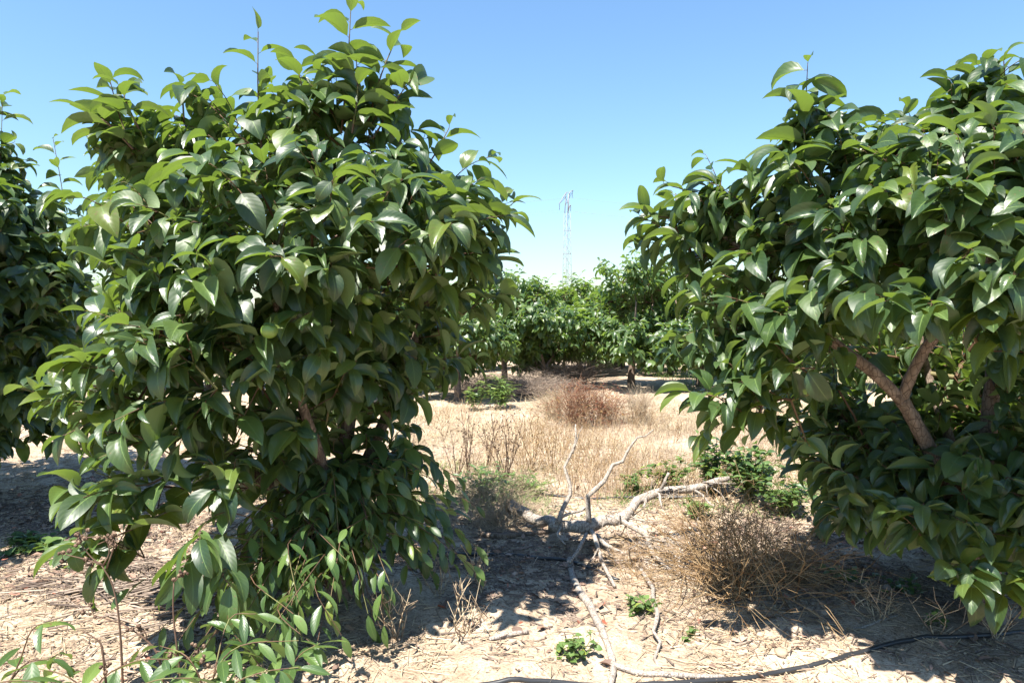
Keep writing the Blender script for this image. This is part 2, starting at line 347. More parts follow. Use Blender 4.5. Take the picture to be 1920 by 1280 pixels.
# ------------------------------------------------------------------ trees
GOLD = 2.39996
def shoots(bag, tgt, sdir, outw, leafL, nleaf=(6, 10), slen=(0.16, 0.34), res=(4, 7), lm=0, tm=1, droop=0.36, rt=0.0028):
    """leafy shoots: alternate leaves set round a curved twig"""
    for p, d, o in zip(tgt, sdir, outw):
        ln = U(*slen); k = rng.integers(*nleaf); d = nrm(d); end = p + d * ln + np.array([0, 0, -0.10 * ln])
        m1 = p + d * ln * 0.5 + np.array([0, 0, 0.04 * ln])
        pts = spline([p, m1, end], 3)
        sticks(bag, pts[:-1], pts[1:], np.linspace(rt, rt * 0.55, len(pts) - 1), np.linspace(rt, rt * 0.5, len(pts) - 1) * 0.95, 4, tm)
        s = np.linspace(0.12, 1.0, k) + U(-0.03, 0.03, k); s = np.clip(s, 0.05, 1)
        pos = np.stack([np.interp(s, np.linspace(0, 1, len(pts)), pts[:, c]) for c in range(3)], 1)
        az = U(0, 6.28) + np.arange(k) * GOLD + U(-0.3, 0.3, k)
        h = np.array([0, 0, 1.0]) if abs(d[2]) < 0.9 else np.array([1.0, 0, 0])
        x = nrm(np.cross(d, h)); y = np.cross(d, x)
        a = np.cos(az)[:, None] * x + np.sin(az)[:, None] * y
        a[:, 2] *= 0.45
        ld = nrm(a * 0.85 + d * (0.15 + 0.35 * s[:, None]) + o * 0.40 + np.array([0, 0, -droop]) + rng.normal(size=(k, 3)) * 0.36)
        ln_ = np.array([0, 0, 1.0]) + o * 0.55 + SUN_DIR * 0.3 + rng.normal(size=(k, 3)) * 0.36
        L = leafL * U(0.55, 1.22, k) * np.where(s > 0.93, 0.72, 1.0)
        pet = pos + ld * 0.014
        sticks(bag, pos, pet, 0.0013, 0.0012, 3, tm)
        leaves(bag, pet, ld, ln_, L, L * U(0.50, 0.68, k), U(0.25, 1.0, k), U(0.5, 1.6, k), U(-0.5, 0.5, k), U(0.0, 0.022, k), res[0], res[1], lm, 'ovate', curl=U(0, 0.3, k))

def grow(bag, limbs, targets, step=0.12, mat=1, rmin=0.0022):
    nodes = []; par = []; base = []
    for L in limbs:
        for q in spline(L, 4): nodes.append(q); par.append(-1); base.append(True)
    nodes = list(nodes); A = np.array(nodes)
    order = np.argsort([np.min(np.linalg.norm(A - t, axis=1)) for t in targets])
    cnt = [0] * len(nodes); ends = []
    arr = np.zeros((len(nodes) + len(targets) * 30, 3)); arr[:len(nodes)] = A; n = len(nodes)
    for ti in order:
        t = targets[ti]; dist = np.linalg.norm(arr[:n] - t, axis=1) + 0.8 * np.maximum(0, arr[:n, 2] - t[2] - 0.02)
        i = int(np.argmin(dist)); a = arr[i].copy(); L = np.linalg.norm(t - a); k = max(1, min(28, int(L / step)))
        prev = i; mid = (a + t) / 2 + rng.normal(size=3) * 0.06 * L + np.array([0, 0, -0.08 * L])
        for s in np.arange(1, k + 1) / k:
            q = (1 - s) ** 2 * a + 2 * s * (1 - s) * mid + s * s * t
            arr[n] = q; par.append(prev); cnt.append(0); prev = n; n += 1
        ends.append(prev)
    for e in ends:
        j = e
        while j >= 0: cnt[j] += 1; j = par[j]
    cnt = np.array(cnt[:n]); par = np.array(par[:n]); r = np.maximum(rmin, rmin * np.sqrt(np.maximum(cnt, 1)) * 1.0)
    idx = np.where(par >= 0)[0]
    rp = np.minimum(r[par[idx]], r[idx] * 1.5)
    sticks(bag, arr[par[idx]], arr[idx], rp, r[idx], 5, mat)

fruit_mesh = {}
def fruit(parent, pos, off):
    if 'm' not in fruit_mesh:
        b = Bag(); k = 14; th = np.linspace(0, np.pi, 10)
        ring = []
        for t in th:
            a = np.arange(k + 1) / k * 2 * np.pi; rr = 0.030 * math.sin(t) * (1 + 0.04 * np.cos(4 * a)); ring.append(np.stack([rr * np.cos(a), rr * np.sin(a), np.full(k + 1, 0.027 * math.cos(t))], 1))
        F, uv = grid_faces(1, 9, k); b.add(np.array(ring), F, uv, 0)
        az = np.arange(4) * math.pi / 2
        leaves(b, np.tile([[0, 0, 0.026]], (4, 1)), np.stack([np.cos(az), np.sin(az), az * 0 + 0.1], 1), [0, 0, 1], 0.026, 0.022, 0.0, 0.5, nu=2, nv=3, mat=1)
        sticks(b, [[0, 0, 0.024]], [[0, 0, 0.05]], 0.003, 0.0025, 5, 1)
        o = b.build('fruit', [M['fruit'], M['calyx']], parent); fruit_mesh['m'] = o
    else:
        o = fruit_mesh['m'].copy(); COL.objects.link(o); o.parent = parent
    o.location = pos - off; o.rotation_euler = (U(-.4, .4), U(-.4, .4), U(0, 6)); s = U(0.8, 1.15); o.scale = (s, s, s)
    return o

def make_tree(name, base, blobs, trunk, limbs, extra=(), leafL=0.16, dens=1.0, res=(4, 7), lmat='leaf', fruits=(), axis_xy=None, nleaf=(6, 10), slen=(0.16, 0.34)):
    root = empty(name, base); off = np.array(base)
    tb = Bag(); tube(tb, trunk[0], trunk[1], 14, 5, 0, 0.05); tb.build('trunk', M['bark'], root, loc=off)
    for lp, lr in limbs:
        b = Bag(); tube(b, lp, lr, 10, 5, 0, 0.05); b.build('limb', M['bark'], root, loc=off)
    T, D, O = [], [], []
    ax = np.array(base[:2]) if axis_xy is None else np.array(axis_xy)
    for (c, r, wt) in blobs:
        c = np.array(c); k = int(max(3, round(dens * wt * 95 * r * r)))
        v = nrm(rng.normal(size=(k, 3))); rad = r * U(0.45, 1.0, k) ** 0.6
        p = c + v * rad[:, None] * np.array([1, 1, 0.85])
        o = np.column_stack([p[:, :2] - ax, np.zeros(k)]); o = nrm(o)
        d = v * 0.55 + o * 0.65 + np.array([0, 0, 0.55]) + rng.normal(size=(k, 3)) * 0.25
        T.append(p - nrm(d) * 0.12); D.append(d); O.append(o)
    T = np.concatenate(T); D = np.concatenate(D); O = np.concatenate(O)
    T[:, 2] = np.maximum(T[:, 2], 0.12)
    cb = Bag()
    grow(cb, [trunk[0]] + [l[0] for l in limbs], T)
    shoots(cb, T, D, O, leafL, nleaf, slen, res)
    for pts, k, sz in extra:          # long bare water shoots standing above the crown
        pts = spline(pts, 4); n = len(pts)
        sticks(cb, pts[:-1], pts[1:], np.linspace(0.005, 0.002, n - 1), np.linspace(0.005, 0.002, n)[1:], 6, 1)
        s = np.linspace(0.15, 1, k); pos = np.stack([np.interp(s, np.linspace(0, 1, n), pts[:, c]) for c in range(3)], 1)
        az = U(0, 6.28) + np.arange(k) * GOLD
        ld = nrm(np.stack([np.cos(az), np.sin(az) * 0.8, np.full(k, 0.28) + 0.5 * s ** 3], 1))
        L = leafL * 1.28 * sz * U(0.7, 1.1, k) * np.where(s > 0.9, 0.7, 1)
        sticks(cb, pos, pos + ld * 0.015, 0.0014, 0.0012, 3, 1)
        leaves(cb, pos + ld * 0.015, ld, np.array([0, 0, 1.0]) + rng.normal(size=(k, 3)) * 0.3, L, L * U(0.46, 0.58, k), U(0.2, 0.7, k), U(0.5, 1.5, k), U(-0.5, 0.5, k), 0.012, res[0], res[1], 0, 'ovate')
    cb.build('crown', [M[lmat], M['twig']], root, loc=off)
    for q in fruits: fruit(root, np.array(q), off)
    return root

def BL(rows): return [(P(x, y, D), r, w) for (x, y, D, r, w) in rows]

# --- big tree on the left of the lane
LB = G(640, 1120); LB[2] -= 0.03
left_blobs = BL([
 (262,280,3.3,.13,1.3),(320,275,3.4,.21,1.2),(400,265,3.4,.28,1.2),(520,300,3.3,.30,1.1),(630,255,3.35,.28,1.2),(715,250,3.3,.18,1.1),(700,340,3.2,.30,1),(800,370,3.35,.27,1.1),(868,400,3.4,.15,1.2),(885,450,3.5,.12,1),
 (318,400,3.2,.20,1.1),(335,500,3.1,.18,1.1),(350,430,2.9,.34,1),(520,420,2.75,.34,1),(680,430,2.8,.32,1),(800,450,3.05,.26,1),(860,560,3.5,.18,1),
 (285,600,3.1,.11,1.3),(300,600,2.75,.28,1),(430,570,2.65,.28,1),(590,600,2.95,.3,1),(730,600,3.4,.28,1),(820,640,3.6,.2,1),
 (245,690,3.0,.09,1.2),(260,710,2.65,.22,1),(390,700,2.5,.26,1),(540,720,2.9,.28,1),(680,720,3.35,.26,1),(780,690,3.6,.18,1),
 (160,765,3.0,.09,1.3),(235,790,2.9,.15,1),(330,800,2.65,.14,1),(470,810,3.0,.2,1),(600,830,3.2,.22,1),(720,820,3.4,.18,1),
 (700,900,3.3,.18,1),(180,920,2.75,.07,2),(250,925,2.6,.11,1.3),(200,1010,2.6,.07,1.8),(400,890,2.55,.10,1),
 (300,400,4.0,.42,.8),(520,330,4.0,.40,.8),(650,450,4.1,.5,.7),(450,560,4.1,.5,.6),(760,560,4.0,.32,.8),(300,620,3.8,.36,.7),(650,700,4.0,.4,.6)])
tP = P
left_tree = make_tree('persimmon_tree', LB, left_blobs,
    ([LB, P(632,1040,3.38), P(625,960,3.36)], [.085,.07,.06]),
    [([P(625,975,3.36), P(590,925,3.3), P(500,905,3.15), P(420,850,3.0), P(330,740,2.95), P(270,600,3.05)], [.042,.036,.032,.026,.018,.01]),
     ([P(628,970,3.36), P(640,880,3.38), P(655,760,3.4), P(640,600,3.4), P(640,420,3.35), P(645,280,3.35)], [.045,.04,.034,.026,.018,.01]),
     ([P(632,965,3.36), P(685,870,3.4), P(740,740,3.45), P(790,600,3.45), P(830,470,3.4)], [.038,.032,.025,.018,.009]),
     ([P(625,975,3.36), P(560,860,3.5), P(470,700,3.6), P(400,520,3.5), P(330,350,3.4)], [.04,.034,.026,.018,.009]),
     ([P(640,965,3.36), P(640,850,3.7), P(640,650,4.0), P(560,450,4.1)], [.036,.03,.02,.01]),
     ([P(620,960,3.36), P(600,860,3.1), P(560,740,2.9), P(520,600,2.8), P(520,460,2.9)], [.03,.026,.02,.014,.008])],
    extra=[([P(492,300,3.2), P(484,180,3.2), P(484,60,3.2)], 11, .85), ([P(640,250,3.2), P(652,120,3.2), P(658,12,3.2)], 13, .95),
           ([P(690,230,3.2), P(715,140,3.2), P(748,62,3.2)], 11, 1.0), ([P(640,250,3.2), P(610,180,3.2), P(598,110,3.2)], 8, .95),
           ([P(770,360,3.2), P(815,290,3.2), P(842,240,3.2)], 9, .8), ([P(250,290,3.2), P(222,210,3.2), P(206,150,3.2)], 10, 1.0),
           ([P(345,230,3.3), P(342,180,3.3), P(338,150,3.3)], 5, .6), ([P(660,250,3.1), P(670,180,3.1), P(668,110,3.1)], 10, 1.0), ([P(620,240,3.15), P(575,190,3.15), P(556,112,3.15)], 9, .95), ([P(700,260,3.15), P(735,200,3.15), P(770,150,3.1)], 9, 1.0), ([P(250,280,3.1), P(200,230,3.1), P(165,215,3.1)], 7, 1.0), ([P(270,260,3.15), P(240,200,3.1), P(228,165,3.1)], 7, 1.0), ([P(230,790,2.9), P(120,750,2.85), P(40,728,2.8)], 7, 1.0),
           ([P(900,430,3.4), P(940,400,3.4), P(965,378,3.4)], 6, .8), ([P(320,890,2.6), P(260,910,2.55), P(180,885,2.5)], 6, .95),
           ([P(330,950,2.6), P(250,990,2.5), P(150,1035,2.45)], 7, .95)],
    leafL=.160, dens=2.15, nleaf=(7, 11), slen=(.15, .30),
    fruits=[P(308,291,3.0), P(292,556,2.72), P(778,393,2.95), P(668,292,3.05), P(610,330,3.0), P(430,380,2.8), P(740,450,2.85), P(505,620,2.45), P(250,420,2.95), P(850,430,3.2), P(390,560,2.6), P(690,560,2.75)])
tag(left_tree, 'large leafy persimmon tree left of the lane, with tall shoots above its crown', 'tree', 'persimmon trees of the orchard')

# --- suckers at the foot of the left tree: arching shoots with two rows of narrow hanging leaves
def sucker(bag, pts, k, L, asp=0.36, lm=0, tm=1, r=0.0032, kind='narrow', bend=(0.3, 0.9), res=(2, 6)):
    pts = spline(pts, 4); n = len(pts)
    sticks(bag, pts[:-1], pts[1:], np.linspace(r, r * 0.45, n - 1), np.linspace(r, r * 0.45, n)[1:], 5, tm)
    s = np.linspace(0.18, 1, k); pos = np.stack([np.interp(s, np.linspace(0, 1, n), pts[:, c]) for c in range(3)], 1)
    tg = nrm(np.stack([np.interp(s, np.linspace(0, 1, n), np.gradient(pts[:, c])) for c in range(3)], 1))
    side = nrm(np.cross(tg, [0, 0, 1.0]) + 1e-4) * np.where(np.arange(k) % 2 == 0, 1, -1)[:, None]
    ld = nrm(side * 0.62 + tg * 0.5 + np.array([0, 0, -0.42]) + rng.normal(size=(k, 3)) * 0.14); ld[-1] = nrm(tg[-1] + [0, 0, -0.3])
    ll = L * U(0.75, 1.15, k) * (0.65 + 0.35 * np.sin(np.pi * np.clip(s, 0, .9)))
    leaves(bag, pos + ld * 0.005, ld, np.array([0, 0, 1.0]) + side * 0.4 + rng.normal(size=(k, 3)) * 0.2, ll, ll * asp * U(0.85, 1.15, k), U(0.15, 0.5, k), U(*bend, k), U(-0.4, 0.4, k), 0.012, res[0], res[1], lm, kind)

sk = [  # start pixel/depth, middle, end, leaves, leaf length
 ((620,1000,3.3),(720,925,3.1),(815,945,3.0),12,.115),((610,1010,3.3),(560,960,2.8),(650,1050,2.55),12,.11),((600,1020,3.3),(500,960,2.8),(490,1050,2.5),10,.105),
 ((600,1010,3.3),(520,900,2.9),(470,860,2.7),9,.10),((600,1030,3.3),(480,950,2.7),(390,860,2.5),10,.10),((640,1020,3.3),(690,1000,2.9),(730,1090,2.75),12,.13),
 ((640,1030,3.3),(640,1000,2.8),(620,1120,2.55),11,.13),((600,1040,3.3),(540,1020,2.6),(560,1130,2.45),10,.12),((640,1040,3.2),(660,1030,2.8),(690,1150,2.7),11,.13),
 ((600,1060,3.2),(470,1080,2.5),(550,1150,2.3),11,.10),((620,1060,3.2),(600,1050,2.6),(500,1190,2.3),11,.12),((600,1040,3.2),(420,960,2.5),(360,1010,2.35),9,.11),
 ((640,1050,3.3),(740,1000,3.0),(790,1035,2.95),11,.11),((640,1060,3.2),(710,1080,2.8),(720,1170,2.75),9,.12),((640,1060,3.3),(590,1100,2.5),(640,1190,2.45),9,.13),
 ((620,1060,3.3),(520,1140,2.4),(590,1210,2.25),11,.10),((620,1000,3.4),(740,860,3.2),(800,890,3.1),10,.12),((640,1000,3.4),(690,900,3.3),(760,990,3.2),10,.12),
 ((600,1040,3.3),(450,1040,2.6),(430,1140,2.4),9,.12),((640,1010,3.3),(600,940,3.0),(570,1000,2.8),10,.12),((650,1000,3.3),(700,960,3.1),(650,990,2.7),10,.12)]
for a, b_, c, k, L in sk:
    b = Bag(); pa = P(*a); sucker(b, [pa, (P(*a) + P(*b_)) / 2 + [0, 0, .03], P(*b_), P(*c)], k, L, U(.32, .42))
    b.build('sucker', [M['sucker'], M['twig']], left_tree, loc=LB)
for i in range(60):                # the thicket of shorter suckers round the foot
    a = U(-2.9, 0.1); rr = U(.25, .68); h0 = U(.05, .75)
    e = LB + np.array([math.cos(a) * rr, math.sin(a) * rr * .95, h0]); e[0] += .05
    s0 = LB + np.array([U(-.08, .08), U(-.06, .06), U(.1, .5)]); md = (s0 + e) / 2 + [0, 0, U(.12, .3)]
    b = Bag(); sucker(b, [s0, md, e], int(rng.integers(9, 14)), U(.10, .155), U(.34, .5))
    b.build('sucker', [M['sucker' if i % 2 else 'leaf'], M['twig']], left_tree, loc=LB)
for i in range(26):                # longer ones leaning out towards the lane's mouth
    a = U(-2.35, -1.35); rr = U(.6, 1.15); e = LB + np.array([math.cos(a) * rr * .8 - .1, math.sin(a) * rr, U(.04, .42)])
    s0 = LB + np.array([U(-.08, .04), U(-.1, .0), U(.1, .4)]); md = (s0 + e) / 2 + [0, 0, U(.12, .32)]
    b = Bag(); sucker(b, [s0, md, e], int(rng.integers(10, 15)), U(.10, .15), U(.32, .44))
    b.build('sucker', [M['sucker'], M['twig']], left_tree, loc=LB)
for (a, b_, c, k, L) in [((600,1040,3.2),(400,1000,2.45),(375,1010,2.3),9,.21),((600,1050,3.2),(430,1060,2.4),(440,1110,2.3),8,.19),((560,1050,3.0),(380,1040,2.4),(345,1060,2.3),6,.2)]:
    b = Bag(); sucker(b, [P(*a), P(*b_), P(*c)], k, L, .36, bend=(.6, 1.4), kind='long', res=(4, 8))
    b.build('sucker', [M['leaf'], M['twig']], left_tree, loc=LB)

# --- big tree on the right
RB = G(1850, 1165); RB[2] -= 0.03
right_blobs = BL([
 (1508,235,2.95,.12,1.6),(1540,300,2.95,.20,1.2),(1640,280,2.95,.20,1.2),(1720,300,2.9,.22,1.2),(1800,280,2.8,.24,1.2),(1880,210,2.75,.20,1.3),(1900,300,2.6,.26,1.1),
 (1320,385,3.1,.14,1.5),(1255,405,3.15,.10,1.6),(1400,390,3.1,.18,1.3),(1300,460,3.15,.14,1.2),(1390,480,3.1,.20,1),(1470,440,3.0,.18,1),
 (1560,400,2.8,.27,1.1),(1700,400,2.6,.30,1),(1840,420,2.4,.28,1),(1930,480,2.3,.24,1),(1500,560,2.9,.20,1),(1610,510,2.6,.24,1),(1700,520,2.4,.24,1),
 (1360,600,3.0,.15,1.3),(1430,600,2.9,.17,1.1),(1500,620,2.7,.17,1.1),(1370,680,2.95,.11,1.3),(1440,690,2.8,.14,1.2),(1500,660,2.6,.12,1.1),
 (1400,755,2.75,.10,1.7),(1370,770,2.8,.07,1.6),(1460,790,2.9,.08,1),(1830,540,2.35,.16,1),(1890,620,2.25,.14,1),(1930,580,2.2,.16,1),(1610,820,3.4,.22,1),
 (1620,880,3.2,.2,1.2),(1690,930,3.0,.2,1.2),(1770,930,2.9,.2,1.2),(1850,900,2.9,.22,1.2),(1640,970,3.2,.15,1.2),(1900,980,2.7,.16,1.2),(1810,990,2.7,.11,1.3),(1740,990,2.7,.09,1.4),(1890,1070,2.5,.08,1.6),(1930,920,2.7,.16,1),(1830,1070,2.6,.07,1.3),(1700,820,3.6,.34,1.1),(1800,950,3.7,.34,1),(1600,900,3.6,.25,1.1),(1900,860,3.6,.4,1),(1560,780,3.7,.22,1.1),(1740,760,4.1,.36,1),(1900,780,4.2,.4,1),(1660,850,3.9,.3,1),(1800,880,4.1,.36,1),(1950,900,3.9,.35,1),(1820,700,3.9,.35,1),
 (1540,460,3.7,.30,.7),(1700,400,3.9,.42,.7),(1880,380,3.7,.45,.7),(1750,620,3.9,.40,.6),(1900,700,3.7,.45,.6),(1620,640,3.7,.30,.6),(1650,780,3.7,.30,.6),(1500,700,3.5,.2,.8),(1800,820,3.7,.35,.5),
 (2050,300,2.8,.36,.8),(2100,480,2.9,.45,.8),(2080,680,2.8,.4,.8),(2180,500,3.6,.5,.7),(2020,860,2.8,.3,.8),(2050,400,2.3,.25,.8),(2150,900,3.4,.3,.7)])
right_tree = make_tree('persimmon_tree', RB, right_blobs,
    ([RB, P(1843,1100,3.12), P(1835,1030,3.1)], [.095,.08,.07]),
    [([P(1838,1050,3.1), P(1800,960,3.05), P(1752,860,3.0), P(1715,790,2.97), P(1690,748,2.95)], [.042,.037,.033,.031,.030]),
     ([P(1692,752,2.95), P(1640,700,2.93), P(1580,655,2.95), P(1500,590,3.0), P(1430,500,3.05), P(1340,430,3.1)], [.028,.025,.023,.018,.012,.007]),
     ([P(1690,748,2.95), P(1715,690,2.9), P(1750,635,2.85), P(1830,555,2.75), P(1880,420,2.7)], [.026,.024,.022,.018,.01]),
     ([P(1842,1040,3.1), P(1850,900,3.15), P(1855,780,3.2), P(1865,640,3.2), P(1850,450,3.1), P(1800,320,3.0)], [.045,.04,.036,.028,.018,.009]),
     ([P(1845,1050,3.1), P(1870,930,3.1), P(1930,850,3.0), P(2050,700,2.9), P(2100,520,2.9)], [.04,.035,.03,.022,.012]),
     ([P(1842,1040,3.1), P(1800,880,3.4), P(1740,700,3.7), P(1700,500,3.8)], [.038,.03,.02,.01])],
    extra=[([P(1512,330,2.85), P(1508,250,2.85), P(1500,178,2.85)], 9, 1.05), ([P(1880,230,2.7), P(1885,170,2.7), P(1882,115,2.7)], 8, .8),
           ([P(1330,430,3.1), P(1270,410,3.1), P(1200,405,3.1)], 8, .85), ([P(1340,420,3.1), P(1300,365,3.1), P(1245,345,3.1)], 8, .8),
           ([P(1360,400,3.1), P(1355,370,3.1), P(1350,335,3.1)], 6, .6), ([P(1700,280,2.8), P(1692,240,2.8), P(1690,222,2.8)], 4, .7)],
    leafL=.152, dens=2.15, nleaf=(7, 11), slen=(.16, .32), axis_xy=(RB[0] - .1, RB[1]),
    fruits=[P(1295,423,2.95), P(1345,362,3.15), P(1268,462,3.15), P(1690,350,2.8), P(1885,535,2.45), P(1580,392,2.6), P(1440,390,3.1), P(1500,420,2.95), P(1600,330,2.75), P(1800,390,2.3), P(1905,545,2.5), P(1385,430,3.15)])
tag(right_tree, 'large leafy persimmon tree right of the lane, its forked brown limbs showing', 'tree', 'persimmon trees of the orchard')

# --- dark tree at the left edge
FB = G(-120, 900); FB[2] -= 0.03
far_left = make_tree('persimmon_tree', FB, BL([
 (0,300,5.2,.14,1.6),(-30,250,5.2,.12,1.5),(-60,300,5.3,.25,1.2),(20,385,5.2,.22,1.3),(10,430,5.0,.34,1.4),(70,450,5.2,.30,1.4),(-60,380,5.3,.40,1.1),(90,520,5.5,.28,1.2),(20,560,5.0,.5,1.2),(90,620,5.6,.3,1.2),(-80,560,4.8,.5,1.1),(-200,430,5.4,.6,.9),(-200,600,5.2,.6,.9),
 (-60,800,5.2,.28,1.1),(10,800,5.6,.26,1.1),(-150,830,5.0,.3,1),(40,730,5.7,.3,1),(-40,690,4.9,.42,1.2),(50,690,5.5,.32,1.2),(-10,760,5.0,.25,1.1),(-120,740,4.9,.35,.9),(-330,550,5.6,.5,.8),(-60,500,6.1,.5,.8),(0,640,6.0,.45,.8)]),
    ([FB, FB + [0.02, 0, .35], FB + [0, .03, .6]], [.09,.075,.06]),
    [([FB + [0, .02, .55], P(-70,720,5.3), P(-20,600,5.2), P(20,480,5.2)], [.045,.035,.022,.01]), ([FB + [0, .02, .55], P(-180,650,5.5), P(-220,450,5.5)], [.04,.03,.012]),
     ([FB + [0, .02, .55], P(-100,620,5.8), P(-60,450,5.8)], [.04,.028,.012]), ([FB + [0, .02, .55], P(-120,700,5.0), P(-80,560,4.9)], [.035,.026,.012])],
    extra=[([P(100,470,5.3), P(118,380,5.3), P(100,262,5.3)], 16, .75), ([P(-5,430,5.2), P(0,330,5.2), P(5,180,5.2)], 18, .95)],
    leafL=.17, dens=1.9, res=(2, 5), nleaf=(7, 11))
tag(far_left, 'dark shaded persimmon tree cut off by the left edge of the photo', 'tree', 'persimmon trees of the orchard')

NB = np.array([-4.2, 3.45, 0.0]); NB[2] = float(height(NB[0], NB[1])) - .03
near_left = make_tree('persimmon_tree', NB, [(NB + [x_, y_, z_], r_, w_) for x_, y_, z_, r_, w_ in
    [(.1,.1,3.2,.5,1.2),(.35,.3,3.0,.45,1.2),(.2,.5,2.8,.5,1.2),(-.2,.1,2.9,.45,1),(.3,.2,2.4,.5,1),(.45,.6,2.3,.4,1),(0,0,2.2,.5,1),(.4,.2,1.9,.45,1),(-.5,.1,1.9,.5,.8),(.1,-.5,1.8,.5,.8),(.3,.6,2.1,.5,1),(.5,.1,1.3,.4,1),(-.3,-.3,1.2,.5,.7),(.1,.6,1.4,.5,1),(-.3,.6,2.0,.5,.8),(.2,0,2.6,.3,1),(.2,.4,2.5,.35,1)]],
    ([NB, NB + [0, 0, .3], NB + [.02, 0, .55]], [.09,.075,.06]), [([NB + [.02, 0, .5], NB + [.2, .2, 1.0], NB + [.3, .3, 1.7]], [.04,.03,.012]), ([NB + [.02, 0, .5], NB + [-.2, .1, 1.0], NB + [-.3, 0, 1.7]], [.04,.03,.012])],
    leafL=.17, dens=1.7, res=(2, 5))
tag(near_left, 'persimmon tree just past the left edge whose shade falls on the soil', 'tree', 'persimmon trees of the orchard')

# --- the rows behind
def proto_tree(i):
    H = [1.0, 1.08, 0.94, 1.02][i]; wd = 1.3 if i == 3 else 1.0; lo = 0.22 if i == 3 else 0.50; bl = []
    for k in range(26 if i == 3 else 19):
        a = k * GOLD + i; hh = lo + (1.88 - lo) * ((k * 0.618 + 0.2 * i) % 1); rr = 0.70 * wd * math.sin(math.pi * min(1, (hh - 0.1) / 2.0)) ** 0.6
        bl.append(((rr * math.cos(a) * 1.15, rr * math.sin(a), hh * H), U(.28, .40), 1.0))
    for k in range(4): bl.append(((U(-.3, .3), U(-.3, .3), U(0.9, 1.9) * H), .35, .8))
    lim = [([(0, 0, .40), (.25 * math.cos(a), .25 * math.sin(a), .8), (.45 * math.cos(a), .45 * math.sin(a), 1.5)], [.035, .025, .01]) for a in (i, i + 2.1, i + 4.2)]
    ex = [([(U(-.5, .5), U(-.4, .4), 1.7 * H), (U(-.5, .5), U(-.4, .4), 2.05 * H + U(0, .2))], 7, .8) for _ in range(7)]
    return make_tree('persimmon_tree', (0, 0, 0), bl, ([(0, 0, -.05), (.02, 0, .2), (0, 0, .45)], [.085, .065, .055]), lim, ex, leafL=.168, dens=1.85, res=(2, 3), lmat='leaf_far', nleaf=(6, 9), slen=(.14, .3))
protos = [proto_tree(i) for i in range(4)]
used = [False] * 4; nth = [0]
def place(kind, x, y, rz, sc, label, group='persimmon trees of the rows behind'):
    src = protos[kind]
    if not used[kind]: o = src; used[kind] = True
    else:
        o = src.copy(); COL.objects.link(o)
        for ch in src.children:
            c = ch.copy(); COL.objects.link(c); c.parent = o
    o.location = (x, y, float(height(x, y)) - .02); o.rotation_euler = (0, 0, rz); o.scale = (sc, sc, sc)
    tag(o, label, 'tree', group); return o
front = [(1022,725,0,1.0,'background persimmon tree with a bare dark trunk left of the red weeds'),
         (1185,727,1,1.15,'background persimmon tree standing directly behind the red weeds'),
         (1312,724,2,1.15,'background persimmon tree with a forked trunk, right of the red weeds'),
         (945,722,1,1.0,'background persimmon tree behind the willowy green weed'),
         (1255,704,0,1.0,'farther persimmon tree filling the gap right of the red weeds'),
         (1105,700,2,.98,'farther persimmon tree whose top shows right of the pylon'),
         (858,752,2,.92,'small persimmon tree behind the right edge of the large left tree'),
         (690,740,0,1.0,'background persimmon tree glimpsed through the large left tree'),
         (1450,726,0,1.0,'background persimmon tree behind the left boughs of the large right tree')]
for i, (px, py, k, s, lb) in enumerate(front):
    q = G(px, py); place(k, q[0], q[1], U(0, 6), s, lb)
lab2 = 'persimmon tree of the far rows, mostly hidden behind the first row'
q = G(1085, 697); place(0, q[0], q[1], 1.0, 1.12, 'farther persimmon tree whose thin trunk shows above the red weeds')
for x in np.arange(-11.5, 12.5, 1.9):
    for D, ex in ((13.4, (-3.4, 6.3)), (18.2, (1.2, 2.2)), (22.5, (99, 99)), (27, (99, 99)), (33, (99, 99))):
        xx = x * (D / 13.4) ** 0.6 + U(-.25, .25) + (0.9 if D == 18.2 else 0)
        if ex[0] < xx < ex[1]: continue
        place(int(rng.integers(0, 3)) if D < 15 else 3, xx, D + U(-.3, .3), U(0, 6), U(.86, 1.12), lab2, 'persimmon trees of the far rows')

# ------------------------------------------------------------------ litter and dry grass (stuff)
def scatter(n, x0, x1, y0, y1, dens):
    x = U(x0, x1, n * 4); y = U(y0, y1, n * 4); k = dens(x, y) > U(0, 1, n * 4); x = x[k][:n]; y = y[k][:n]
    return x, y, height(x, y)
def bare(x, y):                    # 1 where litter lies thick, low on the bare sand in the lane's mouth
    d = 1.25 * np.exp(-((x - 0.18) ** 2 / 0.22 + (y - 3.25) ** 2 / 0.5)) + np.exp(-((x + 1.6) ** 2 / .1 + (y - 2.75) ** 2 / .06))
    return np.clip(0.25 + 1.5 * (noise(x, y, .5, 11) + .7 * noise(x, y, .17, 12) + .3), 0.04, 1) * (1 - 0.93 * np.clip(d, 0, 1))
def under(x, y):  # ground where the tree shade falls, covered with darkened mulch
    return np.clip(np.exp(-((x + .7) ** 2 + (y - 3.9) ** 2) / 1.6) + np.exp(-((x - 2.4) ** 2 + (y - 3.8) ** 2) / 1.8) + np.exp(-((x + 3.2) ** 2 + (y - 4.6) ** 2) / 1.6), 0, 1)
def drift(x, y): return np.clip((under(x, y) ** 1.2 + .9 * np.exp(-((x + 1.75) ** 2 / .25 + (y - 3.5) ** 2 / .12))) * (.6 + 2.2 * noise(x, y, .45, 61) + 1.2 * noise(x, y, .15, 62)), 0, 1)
def near_w(x, y): return bare(x, y) * np.clip(1.3 - y / 8, .2, 1) * (np.abs(x) < 0.85 * y + .5)

